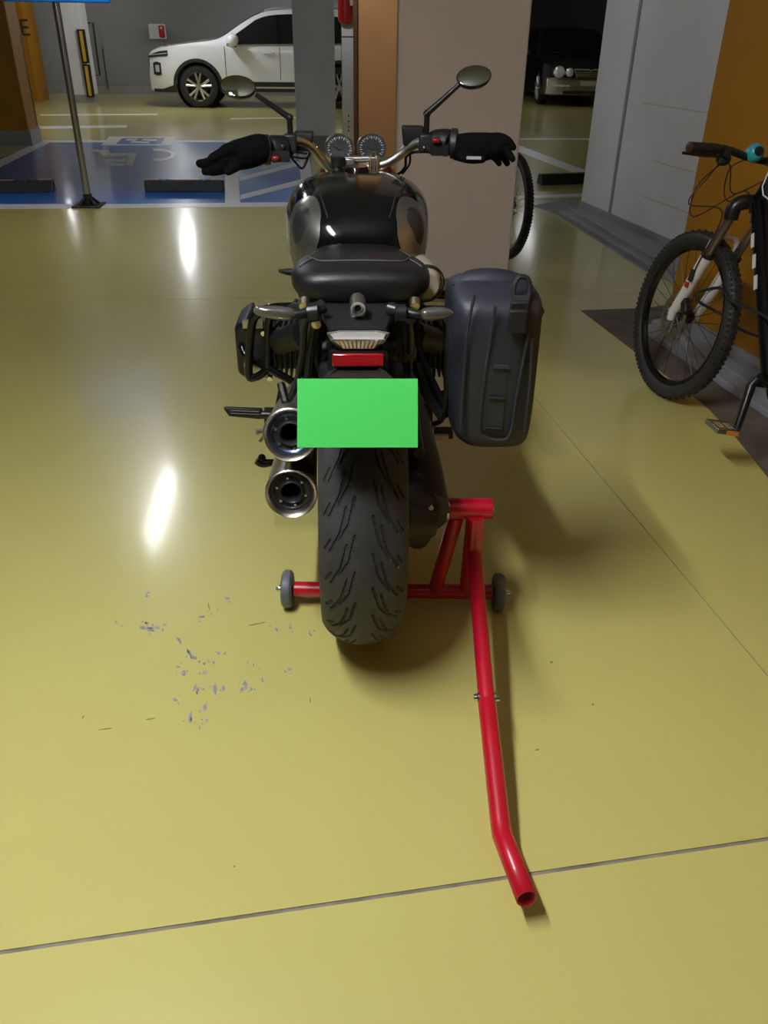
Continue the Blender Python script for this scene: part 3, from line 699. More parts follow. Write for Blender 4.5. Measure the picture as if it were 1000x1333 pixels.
        one('gear_cable', lambda bm: tube(bm, [l0+V(.02, 0, 0), l0+V(.06, .03, -.02), l0+V(.11, .04, -.10), ht+V(-.03, -.03, -.02), ht+V(-.03, -.10, -.06)], .0025, 7, smooth=6), 'copper_brown', t)
        one('gear_cable', lambda bm: tube(bm, [st(bc+V(-.03, .06, .0)), st(bc+V(-.06, .12, -.05)), st(bc+V(-.05, .10, -.15)), hb+V(-.03, 0, .0), hb+V(-.03, -.05, -.06)], .0025, 7, smooth=6), 'copper_brown', t)
        # frame bag on the top tube
        fbp = ht.lerp(ST, .22)
        bg = bmesh.new()
        pl2 = [(-.012, .03), (-.14, .075), (-.17, .06), (-.17, -.05), (-.145, -.075), (-.03, -.055), (-.006, -.03)]
        sc_ = [(y*1.0, z*1.0) for y, z in pl2]
        prism(bg, [ht+V(-.035, y, z-.02) for y, z in sc_], (.07, 0, 0)); fbag = mk('frame_bag', bg, 'black_plastic', t, bevel=.012)
        one('bag_piping', lambda bm: tube(bm, [ht+V(-.036, y, z-.02) for y, z in curve([Vector((a[0], a[1], 0)) for a in sc_+[sc_[0]]], 1) and [(a[0], a[1]) for a in sc_+[sc_[0]]]], .0028, 6), 'decal', fbag)
        # cable lock round the front wheel and frame
        one('cable_lock', lambda bm: tube(bm, [st(AX+V(-.05, -.12, .13)), st(AX+V(-.02, -.20, .17)), st(AX+V(-.06, -.345, .16)), V(-.03, -.55, .50), V(.05, -.62, .44), st(AX+V(.05, -.33, .05)), st(AX+V(.03, -.2, .07)), st(AX+V(-.05, -.14, .10)), st(AX+V(-.05, -.12, .13))], .0055, 8, smooth=6), 'rubber_clean', t)
        one('brake_caliper', lambda bm: box(bm, st(AX+V(-.052, -.075, .06)), (.03, .035, .06), Matrix.Rotation(R(-40), 3, 'X')), 'black_metal', t, bevel=.006)
    # cranks
    one('chainring', lambda bm: lathe(bm, [(.045, 0), (.085, 0), (.085, .004), (.045, .004)], BBp+V(.05, 0, 0), (1, 0, 0), 36, closed=True), 'black_metal', t)
    one('chain', lambda bm: (tube(bm, [BBp+V(.052, 0, .085), RA+V(.052, 0, .05)], .004, 6), tube(bm, [BBp+V(.052, 0, -.085), RA+V(.052, 0, -.05)], .004, 6)), 'dark_cast', t)
    for s, an in ((-1, c['crank']), (1, c['crank']+math.pi)):
        e = BBp+V(s*.085, .17*math.cos(an), .17*math.sin(an))
        one('crank_arm', lambda bm: tube(bm, [BBp+V(s*.05, 0, 0), BBp+V(s*.065, .02*math.cos(an), .02*math.sin(an)), e], [.018, .016, .012], 10), 'black_metal', t)
        pd = one('pedal', lambda bm: [box(bm, e+V(s*.055, y, 0), (.085, .018, .018)) for y in (-.035, .035)]+[box(bm, e+V(s*x, 0, 0), (.012, .085, .018)) for x in (.02, .055, .09)], 'pedal_metal', t, bevel=.002)
        one('pedal_reflector', lambda bm: box(bm, e+V(s*.04, -.046, 0), (.04, .006, .014)), 'pedal_orange', pd)
    return t
mb = G(884, 517)
MTB = bicycle('mountain_bike', 'black mountain bike with white fork leaning at the orange wall', (mb.x-.085, mb.y+.04, 0), R(8), R(9), R(5),
        dict(tyre='rubber_side', rim='black_gloss', spoke='black_metal', fork='fork_white', frame='black_gloss', crank=R(-108)), WR_=.335)
hbk = G(664, 343)
bicycle('bicycle', 'bicycle with silver rim standing behind the beige pillar', (.46, 6.66, 0), R(17), R(2), 0,
        dict(tyre='rubber_side', rim='brushed', spoke='brushed', fork='black_gloss', frame='black_gloss', crank=R(20)), detail=False, WR_=.335)

# ================================================================ MOTORCYCLE
MC = thing('motorcycle', 'black retro roadster motorcycle held up on a red stand', 'motorcycle', BIKE_LOC, BIKE_YAW)
AXZ = .347
# rear tyre with cut tread
def rear_tyre(parent, cy, rad, width, cz, grooves=True, nc=1040, nl=112):
    hw = width/2; crown = .052
    bm_verts = []; faces = []; fm = []
    pitch_n = 26; PL = 2*math.pi/pitch_n
    segs = []
    def seg(pts):
        segs.extend(zip(pts, pts[1:]))
    # (lateral m, phase in pitch) - grooves run from the centre outward
    ga = [(.018, .05), (.030, .75), (.052, 1.25)]; gb = [(.034, .30), (.046, .95), (.068, 1.55)]; gc = [(.066, .2), (.078, .5)]
    out = []
    for gset in (ga, gb, gc):
        for (u0, v0), (u1, v1) in zip(gset, gset[1:]): out.append((u0, v0, u1, v1))
    gl = rad*PL
    def depth(u, ph):
        best = 9
        a_ = abs(u); ph = ph+(.5 if u < 0 else 0)
        for u0, v0, u1, v1 in out:
            for k in (-2, -1, 0, 1):
                q = (ph % 1.0)-k
                dx, dy = u1-u0, (v1-v0)*gl; px_, py_ = a_-u0, (q-v0)*gl
                s = max(0, min(1, (px_*dx+py_*dy)/(dx*dx+dy*dy)))
                d_ = math.hypot(px_-dx*s, py_-dy*s)
                if d_ < best: best = d_
        return best
    # arc profile across the tread: param a in [-1,1]
    prof = []
    for i in range(nl+1):
        a_ = -1+2*i/nl
        x = hw*math.sin(a_*1.25)/math.sin(1.25); dr = crown*(1-math.cos(a_*1.25))/(1-math.cos(1.25))
        prof.append((x, rad-dr))
    side = [(hw*1.0, rad-.066), (hw*.985, rad-.085), (hw*.90, rad-.105), (hw*.80, rad-.112)]
    full = [(-x, r_) for x, r_ in side[::-1]]+prof+side
    off = len(side); M_ = len(full)
    cache = {}
    per = nc//pitch_n
    nc = per*pitch_n
    for c_ in range(nc):
        th = 2*math.pi*c_/nc; ct, st_ = math.cos(th), math.sin(th)
        for i, (x, r_) in enumerate(full):
            g_ = 0
            if grooves and off <= i < off+nl+1:
                key = (c_ % per, i)
                if key not in cache: cache[key] = depth(x, (c_ % per)/per)
                if cache[key] < .0021: g_ = .0035
            bm_verts.append((x, cy+(r_-g_)*ct, cz+(r_-g_)*st_))
    for c_ in range(nc):
        d_ = (c_+1) % nc
        for i in range(M_-1):
            faces.append((c_*M_+i, d_*M_+i, d_*M_+i+1, c_*M_+i+1))
            if off <= i < off+nl:
                k1 = cache.get((c_ % per, i), 9) if grooves else 9; k2 = cache.get((d_ % per, i+1), 9) if grooves else 9
                fm.append(0)
            else: fm.append(2)
    me = bpy.data.meshes.new('tyre'); me.from_pydata(bm_verts, [], faces)
    for n_ in ('rubber', 'rubber_clean', 'rubber_side'): me.materials.append(MATS[n_])
    me.polygons.foreach_set('material_index', fm); me.polygons.foreach_set('use_smooth', [True]*len(faces)); me.update()
    me.set_sharp_from_angle(angle=R(35))
    o = bpy.data.objects.new('tyre', me); COL.objects.link(o); o.parent = parent; return o
rear_tyre(MC, 0, .317, .184, AXZ)
FWX, FWZ = 1.49, .30
rear_tyre(MC, FWX, .30, .122, FWZ, grooves=False, nc=96, nl=12)
def mrim(bm, cy, cz, r_, hw):
    lathe(bm, [(r_, -hw), (r_-.012, -hw), (r_-.03, -hw*.6), (r_-.03, hw*.6), (r_-.012, hw), (r_, hw), (r_-.006, 0)], (0, cy, cz), (1, 0, 0), 48, closed=True)
    lathe(bm, [(.02, -.05), (.045, -.04), (.045, .04), (.02, .05)], (0, cy, cz), (1, 0, 0), 24, closed=True)
    for k in range(10):
        a_ = 2*math.pi*k/10
        tube(bm, [(0, cy+.04*math.cos(a_), cz+.04*math.sin(a_)), (0, cy+(r_-.025)*math.cos(a_+.15), cz+(r_-.025)*math.sin(a_+.15))], .011, 8)
one('wheel_rim', lambda bm: mrim(bm, 0, AXZ, .215, .072), 'black_metal', MC)
one('wheel_rim', lambda bm: mrim(bm, FWX, FWZ, .215, .045), 'black_metal', MC)
for s in (-1, 1): one('brake_disc', lambda bm: lathe(bm, [(.10, 0), (.16, 0), (.16, .005), (.10, .005)], (s*.07, FWX, FWZ), (1, 0, 0), 40, closed=True), 'brushed', MC)
# single-sided swingarm, final drive, axle hub
fdv = one('final_drive', lambda bm: (lathe(bm, [(.03, .062), (.055, .060), (.075, .045), (.088, .02), (.092, -.02), (.080, -.05), (.05, -.055)], (.115, 0, AXZ), (1, 0, 0), 28),
      tube(bm, [(.13, -.03, AXZ+.0), (.128, .10, AXZ+.04), (.125, .30, AXZ+.09), (.12, .48, AXZ+.11)], [.075, .070, .055, .05], 16, smooth=4),
      tube(bm, [(.10, -.06, AXZ+.005), (.165, -.055, AXZ+.0)], [.052, .040], 14), tube(bm, [(.12, -.03, AXZ-.04), (.135, .0, AXZ-.085)], [.04, .03], 12)), 'dark_cast', MC, bevel=0)
one('drive_bolt', lambda bm: lathe(bm, [(0, .004), (.004, .004), (.006, .002), (.006, -.006)], B(561, 661, -.104), (0, -1, .2), 12), 'gold_metal', fdv)
one('drive_cover', lambda bm: lathe(bm, [(0, 0), (.045, 0), (.05, -.01), (.05, -.03)], (.178, 0, AXZ), (1, 0, 0), 24), 'black_metal', fdv)
one('torque_arm', lambda bm: tube(bm, [(.13, .02, AXZ+.13), (.13, .42, AXZ+.18)], .014, 10), 'black_metal', MC)
one('rear_shock', lambda bm: (tube(bm, [(.0, .25, .52), (.02, .38, .80)], .028, 14), [lathe(bm, [(.030, -.006), (.040, 0), (.030, .006)], V(0, .25, .52).lerp(V(.02, .38, .80), k/7), (.02, .13, .28), 18) for k in range(1, 7)]), 'black_metal', MC)
one('swingarm', lambda bm: tube(bm, [(.12, .45, AXZ+.10), (.05, .55, AXZ+.1), (-.06, .58, AXZ+.1)], [.05, .06, .05], 12), 'black_metal', MC)
# hugger / inner mudguard above the wheel
def fender(bm):
    rings = []
    for k in range(9):
        a_ = R(50+7.5*k); rr = .335
        rings.append([V(x, rr*math.cos(a_)*1.0, AXZ+rr*math.sin(a_)+.012*(1-(x/.09)**2)) for x in (-.09, -.06, -.02, .02, .06, .09)])
    ring_loft(bm, rings, False, False, False)
fe = one('mudguard', fender, 'black_plastic', MC); s_ = fe.modifiers.new('solid', 'SOLIDIFY'); s_.thickness = .004
# exhausts
def silencer(px, py, t0, fwd):
    c = B(px, py, t0); ax = (Vector(fwd)-c).normalized(); Ls = (Vector(fwd)-c).length
    sh = one('silencer', lambda bm: lathe(bm, [(.03, Ls), (.040, Ls*.75), (.051, Ls*.4), (.057, Ls*.12), (.059, .02), (.0605, .004), (.060, -.002), (.0575, -.004), (.0535, -.001), (.0500, .006), (.0470, .016), (.045, .024)], c, ax, 44), 'titanium', MC)
    one('end_cap', lambda bm: lathe(bm, [(.0472, .014), (.042, .013), (.039, .016), (.0300, .017), (.0285, .010), (.0250, .006), (.0225, .009), (.021, .12), (0, .12)], c, ax, 40), 'dark_cast', sh)
    a_, b_ = frame(ax)
    for k in range(6):
        an = 2*math.pi*k/6+.3
        one('cap_bolt', lambda bm: lathe(bm, [(0, -.003), (.0030, -.003), (.0036, .002)], c+ax*.014+(a_*math.cos(an)+b_*math.sin(an))*.034, ax, 8), 'brushed', sh)
    return sh, c, ax
s1, c1_, x1_ = silencer(378, 566, -.02, (-.17, .55, .42))
one('heat_ring', lambda bm: lathe(bm, [(.0470, .0135), (.0425, .0118), (.0385, .0145)], c1_, x1_, 40), 'blued', s1)
s2, c2_, x2_ = silencer(379, 643, -.02, (-.17, .55, .34))
one('exhaust_pipe', lambda bm: (tube(bm, [(-.17, .53, .42), (-.17, .62, .40), (-.15, .75, .36), (-.18, .95, .36), (-.26, 1.0, .42)], .026, 12, smooth=5), tube(bm, [(-.17, .53, .34), (-.15, .65, .32), (0, .8, .30), (.2, .98, .36), (.26, 1.0, .42)], .026, 12, smooth=5)), 'brushed', MC)
one('exhaust_bracket', lambda bm: (tube(bm, [B(366, 500, .12), B(372, 522, .08), B(384, 600, .05)], .010, 8), box(bm, B(398, 600, .04), (.035, .02, .09)), tube(bm, [B(405, 560, .06), B(405, 640, .06)], .014, 8)), 'black_metal', MC)
# tail: subframe, plastic tail, tail light, reflector, plate
def tailpiece(bm):
    P = [B(408, 388, .03), B(523, 388, .03), B(505, 431, -.13), B(427, 431, -.13)]
    Q = [p+V(0, .10, -.01) for p in P]
    ring_loft(bm, [P, Q])
one('tail_cover', tailpiece, 'black_plastic', MC, bevel=.008)
for s, xs in ((-1, ((418, 392), (424, 415), (436, 431))), (1, ((514, 392), (508, 415), (498, 431)))):
    one('tail_rib', lambda bm: tube(bm, [B(x, y, .02-.055*i)+V(0, -.004, 0) for i, (x, y) in enumerate(xs)], .006, 8), 'dark_cast', MC)
tl = bmesh.new()
ring_loft(tl, [[B(x, y, -.135)for x, y in ((425, 433), (440, 430), (493, 430), (508, 433), (503, 443), (488, 457), (445, 457), (430, 443))], [B(x, y, -.17) for x, y in ((430, 435), (442, 432), (490, 432), (502, 435), (498, 443), (485, 454), (448, 454), (436, 443))]])
tlo = mk('tail_light', tl, 'clear_lens', MC, angle=25)
one('lamp_band', lambda bm: ring_loft(bm, [[B(x, y, -.1715) for x, y in ((433, 442), (500, 442), (486, 453.5), (447, 453.5))], [B(x, y, -.168) for x, y in ((433, 442), (500, 442), (486, 453.5), (447, 453.5))]]), 'amber_band', tlo)  # amber strip across the lower half of the lens
one('lamp_facet', lambda bm: [tube(bm, [B(x, 443, -.172), B(x+(466-x)*.22, 453, -.172)], .0012, 4) for x in range(440, 496, 6)]+[tube(bm, [B(432, 442, -.1715), B(501, 442, -.1715)], .0016, 5)], 'chrome', tlo)
one('tail_light_base', lambda bm: ring_loft(bm, [[B(x, y, -.13) for x, y in ((428, 429), (505, 429), (492, 470), (441, 470))], [B(x, y, -.02) for x, y in ((428, 425), (505, 425), (492, 462), (441, 462))]]), 'black_plastic', MC)
rb = one('plate_bracket', lambda bm: (ring_loft(bm, [[B(x, y, -.175) for x, y in ((428, 457), (504, 457), (506, 483), (426, 483))], [B(x, y, -.10) for x, y in ((432, 455), (500, 455), (500, 480), (432, 480))]]),
      ring_loft(bm, [[B(x, y, -.19) for x, y in ((430, 482), (502, 482), (520, 500), (412, 500))], [B(x, y, -.27) for x, y in ((425, 492), (507, 492), (535, 560), (396, 560))]]), tube(bm, [B(440, 480, -.17), B(420, 497, -.28)], .005, 6), tube(bm, [B(492, 480, -.17), B(512, 497, -.28)], .005, 6)), 'black_plastic', MC)
one('red_reflector', lambda bm: box(bm, B(466, 468.5, -.185), (.096, .012, .0245), Matrix.Rotation(R(-12), 3, 'X')), 'red_lens', MC, bevel=.003)
PQ = [B(387, 493, -.305), B(544, 493, -.305), B(544, 582.5, -.335), B(387, 582.5, -.335)]
one('license_plate', lambda bm: ring_loft(bm, [PQ, [p+V(0, .003, -.001) for p in PQ]]), 'plate_green', MC)
bpy.data.objects['license_plate']['label'] = 'plain green plate'
pc = sum(PQ, V(0, 0, 0))/4
one('plate_backing', lambda bm: ring_loft(bm, [[pc+(p-pc)*.85+V(0, .004, -.001) for p in PQ], [pc+(p-pc)*.8+V(0, .022, -.005) for p in PQ]]), 'black_plastic', MC)
one('rear_camera', lambda bm: (lathe(bm, [(0, -.004), (.009, -.004), (.011, -.012), (.0145, -.012), (.0155, -.004), (.0155, .03), (0, .03)], B(466, 399, -.075), (0, 1, .15), 24), tube(bm, [B(458, 405, -.06), B(458, 412, -.06), B(474, 412, -.06), B(474, 405, -.06)], .004, 8)), 'brushed', MC)
one('camera_lens', lambda bm: ball(bm, B(466, 399.5, -.072), .010, 12, 8), 'black_gloss', MC)
# indicators
for pts, s in (([(420, 405), (392, 409), (384, 409.5), (330, 404)], -1), ([(508, 408), (540, 409.5), (548, 410), (589, 407)], 1)):
    a_, b_, c_, e_ = [B(x, y, -.10) for x, y in pts]
    ind = one('indicator', lambda bm: tube(bm, [c_, c_.lerp(e_, .12), c_.lerp(e_, .5), c_.lerp(e_, .85), e_], [.008, .0125, .0125, .009, .004], 14, smooth=3), 'smoke_lens', MC)
    one('indicator_stalk', lambda bm: (tube(bm, [a_+V(0, .03, 0), b_, c_], [.014, .009, .009], 10), lathe(bm, [(0, 0), (.018, 0), (.018, .02), (0, .02)], a_.lerp(b_, .2), b_-a_, 14)), 'black_metal', ind)
# seat
def seat(bm):
    sec = [(-.005, .855, .095, .022), (.012, .857, .125, .034), (.05, .856, .143, .043), (.12, .850, .151, .046), (.22, .836, .153, .044), (.32, .822, .148, .040), (.42, .812, .130, .038), (.50, .812, .105, .036), (.535, .815, .08, .028)]
    ring_loft(bm, [superring((0, y, z), hw, hh, 2.8, 36) for y, z, hw, hh in sec])
so = one('seat', seat, 'seat_leather', MC, subsurf=1)
def seatline(pts): return [B(x, y, tt) for x, y, tt in pts]
def seat_top_pt(x, y):
    tab_z = [(-.005, .877), (.012, .891), (.05, .899), (.12, .896), (.22, .880), (.32, .862), (.42, .850), (.5, .848)]
    tab_w = [(-.005, .095), (.012, .125), (.05, .143), (.12, .151), (.22, .153), (.32, .148), (.42, .130), (.5, .105)]
    tab_c = [(-.005, .855), (.012, .857), (.05, .856), (.12, .850), (.22, .836), (.32, .822), (.42, .812), (.5, .812)]
    w_ = lerp_tab(tab_w, y); zc = lerp_tab(tab_c, y); hh = lerp_tab(tab_z, y)-zc
    q = min(1, abs(x)/w_); return V(x, y, zc+hh*(1-q**2.8)**(1/2.8))
for pts in ([(-.10, .40), (-.112, .30), (-.112, .2), (-.10, .12), (-.075, .075), (0, .068), (.075, .075), (.10, .12), (.112, .2), (.112, .30), (.10, .40)], [(-.105, .12), (-.128, .08)], [(.105, .12), (.128, .08)]):
    one('seat_seam', lambda bm: tube(bm, [seat_top_pt(x, y)+V(0, 0, .0002) for x, y in curve([Vector((a, b, 0)) for a, b in pts], 6) and [(v.x, v.y) for v in curve([Vector((a, b, 0)) for a, b in pts], 6)]], .0016, 5), 'stitch', so)
one('seat_pan', lambda bm: ring_loft(bm, [superring((0, y, z), hw, .018, 3.5, 24) for y, z, hw in ((.02, .83, .11), (.10, .82, .135), (.3, .79, .13), (.5, .78, .09))]), 'black_plastic', MC)
# frame, subframe, rack tubes
one('subframe', lambda bm: [(tube(bm, [(s*.10, .0, .80), (s*.12, .25, .77), (s*.12, .55, .70), (s*.10, .7, .55)], .014, 10, smooth=4), tube(bm, [(s*.10, .08, .79), (s*.13, .40, .55), (s*.12, .52, .45)], .013, 10)) for s in (-1, 1)], 'black_metal', MC)
one('main_frame', lambda bm: [(tube(bm, [(s*.05, 1.08, .85), (s*.10, .85, .75), (s*.13, .6, .62), (s*.12, .5, .42)], .022, 10, smooth=4), tube(bm, [(s*.05, 1.08, .80), (s*.12, 1.0, .55), (s*.12, .85, .30), (s*.12, .55, .28)], .018, 10, smooth=4)) for s in (-1, 1)], 'black_metal', MC)
one('side_cover', lambda bm: [ring_loft(bm, [[V(s*.10, y, z) for y, z in ((.16, .79), (.5, .74), (.48, .55), (.3, .58))], [V(s*.145, y, z) for y, z in ((.2, .77), (.48, .73), (.46, .58), (.32, .6))]]) for s in (-1, 1)], 'black_plastic', MC, bevel=.01)
one('pannier_rack', lambda bm: (tube(bm, [B(545, 402, .05), B(575, 402, .03), B(584, 412, .02), B(584, 480, .0), B(578, 540, .03), B(565, 552, .1)], .0065, 8, smooth=4), tube(bm, [B(540, 412, .06), B(548, 460, .08), B(570, 510, .06), B(583, 536, .04)], .0075, 8, smooth=4),
      tube(bm, [B(545, 470, .09), B(556, 510, .08), B(580, 545, .05)], .016, 8)), 'black_metal', MC)
one('rack_stay', lambda bm: (tube(bm, [B(402, 402, .02), B(396, 430, .04), B(394, 460, .05), B(384, 505, .07), B(370, 530, .1)], .0075, 8, smooth=4), tube(bm, [B(412, 415, .05), B(405, 450, .06), B(400, 500, .06)], .011, 8, smooth=4),
      tube(bm, [B(408, 400, .06), B(383, 398, .08), B(378, 402, .08)], .008, 8)), 'black_metal', MC)
one('rack_knob', lambda bm: (lathe(bm, [(0, -.01), (.010, -.008), (.012, .01), (0, .014)], B(396, 396, .0), (0, 1, .4), 14), lathe(bm, [(0, -.01), (.010, -.008), (.012, .01), (0, .014)], B(412, 420, -.01), (0, 1, .2), 14), tube(bm, [B(402, 391, .03), B(420, 394, .03)], .008, 10), tube(bm, [B(523, 391, .03), B(536, 394, .03)], .008, 10), lathe(bm, [(0, -.01), (.010, -.008), (.012, .01), (0, .014)], B(540, 396, .0), (0, 1, .4), 14)), 'gold_metal', MC)
# fuel tank
TK = [(.44, .095, .80, .060), (.475, .135, .81, .095), (.52, .160, .82, .116), (.58, .177, .824, .129), (.66, .192, .826, .137), (.74, .2035, .828, .140), (.82, .2025, .835, .132), (.89, .190, .845, .117), (.95, .168, .855, .096), (1.01, .125, .862, .066), (1.04, .08, .865, .035)]
tk = one('fuel_tank', lambda bm: ring_loft(bm, [superring((0, y, z), hw, hh, 3.0, 40) for y, hw, z, hh in TK]), 'black_gloss', MC, subsurf=1)
def tank_pt(y, ang, off=.002):
    hw = lerp_tab([(a[0], a[1]) for a in TK], y); zc = lerp_tab([(a[0], a[2]) for a in TK], y); hh = lerp_tab([(a[0], a[3]) for a in TK], y)
    ct, st_ = math.cos(ang), math.sin(ang); e = 3.0
    return V((hw+off)*math.copysign(abs(ct)**(2/e), ct), y, zc+(hh+off)*math.copysign(abs(st_)**(2/e), st_))
for s in (-1, 1):  # lighter grey patch with a dark oval inside, on each tank side
    def knee(bm, y0, y1, a0, a1, off, n=14, mm=8, shrink=1.0):
        cy, cyh = (y0+y1)/2, (y1-y0)/2; ca, cah = (a0+a1)/2, (a1-a0)/2
        rings = []
        for k in range(28):
            th = 2*math.pi*k/28; rings.append([])
            for j in range(6):
                q = j/5; rr = q
                y = cy+cyh*rr*math.copysign(abs(math.cos(th))**.75, math.cos(th)); a_ = ca+cah*rr*math.copysign(abs(math.sin(th))**.75, math.sin(th))
                p = tank_pt(y, a_, off*(1-.9*q**6)+.0005); rings[-1].append(V(s*p.x, p.y, p.z))
        vr = [[bm.verts.new(p) for p in r_] for r_ in rings]
        for k in range(28):
            A_, B_ = vr[k], vr[(k+1) % 28]
            for j in range(5): bm.faces.new((A_[j], A_[j+1], B_[j+1], B_[j]))
    kp = one('knee_patch', lambda bm: knee(bm, .452, .62, -.60, 1.08, .003), 'knee_grey', MC)
    one('knee_oval', lambda bm: knee(bm, .485, .565, .0, .86, .006), 'dark_cast', kp)
one('tank_strap', lambda bm: [tube(bm, [tank_pt(y, a_, .0015) for y in (.48, .51, .54, .57)], .0022, 5) for a_ in (R(66), R(114))], 'dark_cast', tk)
one('tank_cap', lambda bm: lathe(bm, [(0, .012), (.030, .012), (.034, .006), (.036, 0)], (0, .86, .965), (0, -.05, 1), 28), 'black_gloss', tk)
# engine: block, boxer cylinders, covers
one('engine_block', lambda bm: (box(bm, (0, .86, .42), (.30, .42, .34)), box(bm, (0, .60, .42), (.24, .22, .26)), lathe(bm, [(0, .1), (.10, .1), (.13, .05), (.13, 0)], (0, 1.05, .48), (0, 1, 0), 24)), 'dark_cast', MC, bevel=.03)
CY = .86
for s in (-1, 1):
    cyl = one('cylinder', lambda bm: [box(bm, (s*(.16+.016*k), CY, .46), (.007, .20, .17)) for k in range(7)]+[box(bm, (s*.2, CY, .46), (.14, .15, .13))], 'dark_cast', MC, bevel=.002)
    one('cylinder_head', lambda bm: ring_loft(bm, [[V(s*.265, CY+y*1.0, .46+z) for y, z in ((-.10, -.09), (.10, -.09), (.10, .09), (-.10, .09))], [V(s*.33, CY+y, .46+z) for y, z in ((-.10, -.085), (.10, -.085), (.10, .085), (-.10, .085))]]), 'dark_cast', cyl, bevel=.01)
    hc = one('head_cover', lambda bm: ring_loft(bm, [[V(s*.33, CY+y, .46+z) for y, z in ((-.115, -.10), (.115, -.10), (.115, .10), (-.115, .10))], [V(s*.375, CY+y, .46+z) for y, z in ((-.09, -.075), (.09, -.075), (.09, .075), (-.09, .075))]]), 'black_metal', MC, bevel=.012)
    one('cover_plate', lambda bm: (box(bm, (s*.315, CY-.108, .405), (.07, .014, .045)), box(bm, (s*.315, CY-.105, .548), (.06, .02, .022))), 'brushed', hc)
    one('cover_bolt', lambda bm: [lathe(bm, [(0, .008), (.008, .008), (.009, 0)], (s*x, CY-.105, z), (0, -1, 0), 10) for x, z in ((.275, .375), (.27, .40), (.285, .52))], 'chrome', hc)
    one('throttle_body', lambda bm: (tube(bm, [(s*.235, CY-.10, .49), (s*.22, CY-.20, .53), (s*.15, CY-.3, .58)], [.036, .036, .04], 14, smooth=4), lathe(bm, [(.037, -.008), (.041, 0), (.037, .008)], (s*.23, CY-.15, .51), (s*.1, 1, -.3), 18)), 'black_plastic', MC)
    one('spark_lead', lambda bm: tube(bm, [(s*.31, CY-.115, .43), (s*.29, CY-.16, .47), (s*.25, CY-.16, .55), (s*.18, CY-.1, .62)], .006, 7, smooth=5), 'black_plastic', MC)
one('crash_bar', lambda bm: (tube(bm, [B(384, 399, .62), B(352, 401, .64), B(334, 410, .66), B(327, 430, .67), B(324, 486, .69), B(332, 491, .69), B(345, 483, .69), B(349, 470, .69), B(350, 420, .67), B(358, 411, .65), B(378, 410, .62)], .0125, 12, smooth=6)), 'black_gloss', MC)
one('crash_bar', lambda bm: (tube(bm, [B(315, 452, .75), B(322, 465, .73), B(345, 477, .70), B(385, 499, .62)], .0125, 12, smooth=5), tube(bm, [B(315, 452, .75), B(318, 440, .85), B(335, 432, .98)], .0125, 12, smooth=4)), 'black_gloss', MC)
cbr = [(.16, .62, .68), (.30, .64, .66), (.39, .67, .60), (.40, .69, .42), (.33, .69, .38), (.16, .62, .33)]
one('crash_bar', lambda bm: tube(bm, cbr, .0125, 12, smooth=5), 'black_gloss', MC)
one('air_intake', lambda bm: (lathe(bm, [(.0, .0), (.03, -.002), (.045, .02), (.048, .08), (.04, .20), (.03, .28)], B(556, 372, .40), (-.15, 1, .05), 24)), 'cream', MC)
one('intake_rim', lambda bm: lathe(bm, [(.044, .0), (.049, .006), (.047, .014)], B(556, 372, .40)+V(0, .012, 0), (-.15, 1, .05), 24), 'black_plastic', MC)
# foot pegs, shifter
lp = one('foot_peg', lambda bm: ring_loft(bm, [[B(290, 531, .33), B(340, 533, .33), B(340, 546, .33), B(298, 542, .33)], [p+V(0, .035, -.01) for p in (B(290, 531, .33), B(340, 533, .33), B(340, 546, .33), B(298, 542, .33))]]), 'black_plastic', MC, bevel=.003)
one('peg_rubber', lambda bm: [tube(bm, [B(300, y, .328), B(337, y+1.5, .328)], .0016, 5) for y in (534.5, 538)], 'stitch', lp)
one('peg_hinge', lambda bm: (tube(bm, [B(338, 540, .34), B(352, 540, .34)], .011, 10), box(bm, B(352, 542, .35), (.03, .03, .04))), 'black_metal', MC)
one('peg_plate', lambda bm: (prism(bm, [B(352, 560, .34), B(362, 512, .34), B(366, 500, .34), B(370, 500, .34), B(368, 530, .34), B(372, 560, .34)], (0, .015, 0)), tube(bm, [B(366, 500, .34), B(360, 530, .34)], .005, 6)), 'black_metal', MC)
one('shift_lever', lambda bm: (tube(bm, [B(334, 599, .5), B(342, 603, .5), B(356, 602, .5), B(372, 601, .52)], [.012, .014, .010, .010], 10, smooth=3), ball(bm, B(341, 596, .5), .012, 10, 8)), 'black_gloss', MC)
one('side_stand', lambda bm: (tube(bm, [B(333, 563, .45), B(344, 560, .46), B(352, 566, .5)], .008, 8), tube(bm, [B(338, 575, .45), B(345, 566, .46)], .004, 6)), 'brushed', MC)
rp = one('foot_peg', lambda bm: ring_loft(bm, [[B(566, 562, .34), B(590, 562, .34), B(590, 572, .34), B(566, 572, .34)], [p+V(0, .035, 0) for p in (B(566, 562, .34), B(590, 562, .34), B(590, 572, .34), B(566, 572, .34))]]), 'black_plastic', MC, bevel=.003)
one('peg_plate', lambda bm: (prism(bm, [B(548, 525, .32), B(563, 528, .32), B(564, 572, .32), B(553, 574, .32)], (0, .015, 0))), 'black_metal', MC)
one('brake_pedal', lambda bm: (tube(bm, [B(551, 548, .30), B(556, 556, .30), B(562, 550, .30)], .004, 6), lathe(bm, [(.008, 0), (.012, 0), (.012, .006), (.008, .006)], B(556, 551, .30), (0, -1, 0), 16, closed=True), box(bm, B(574, 569, .3), (.04, .012, .012))), 'gold_metal', MC)
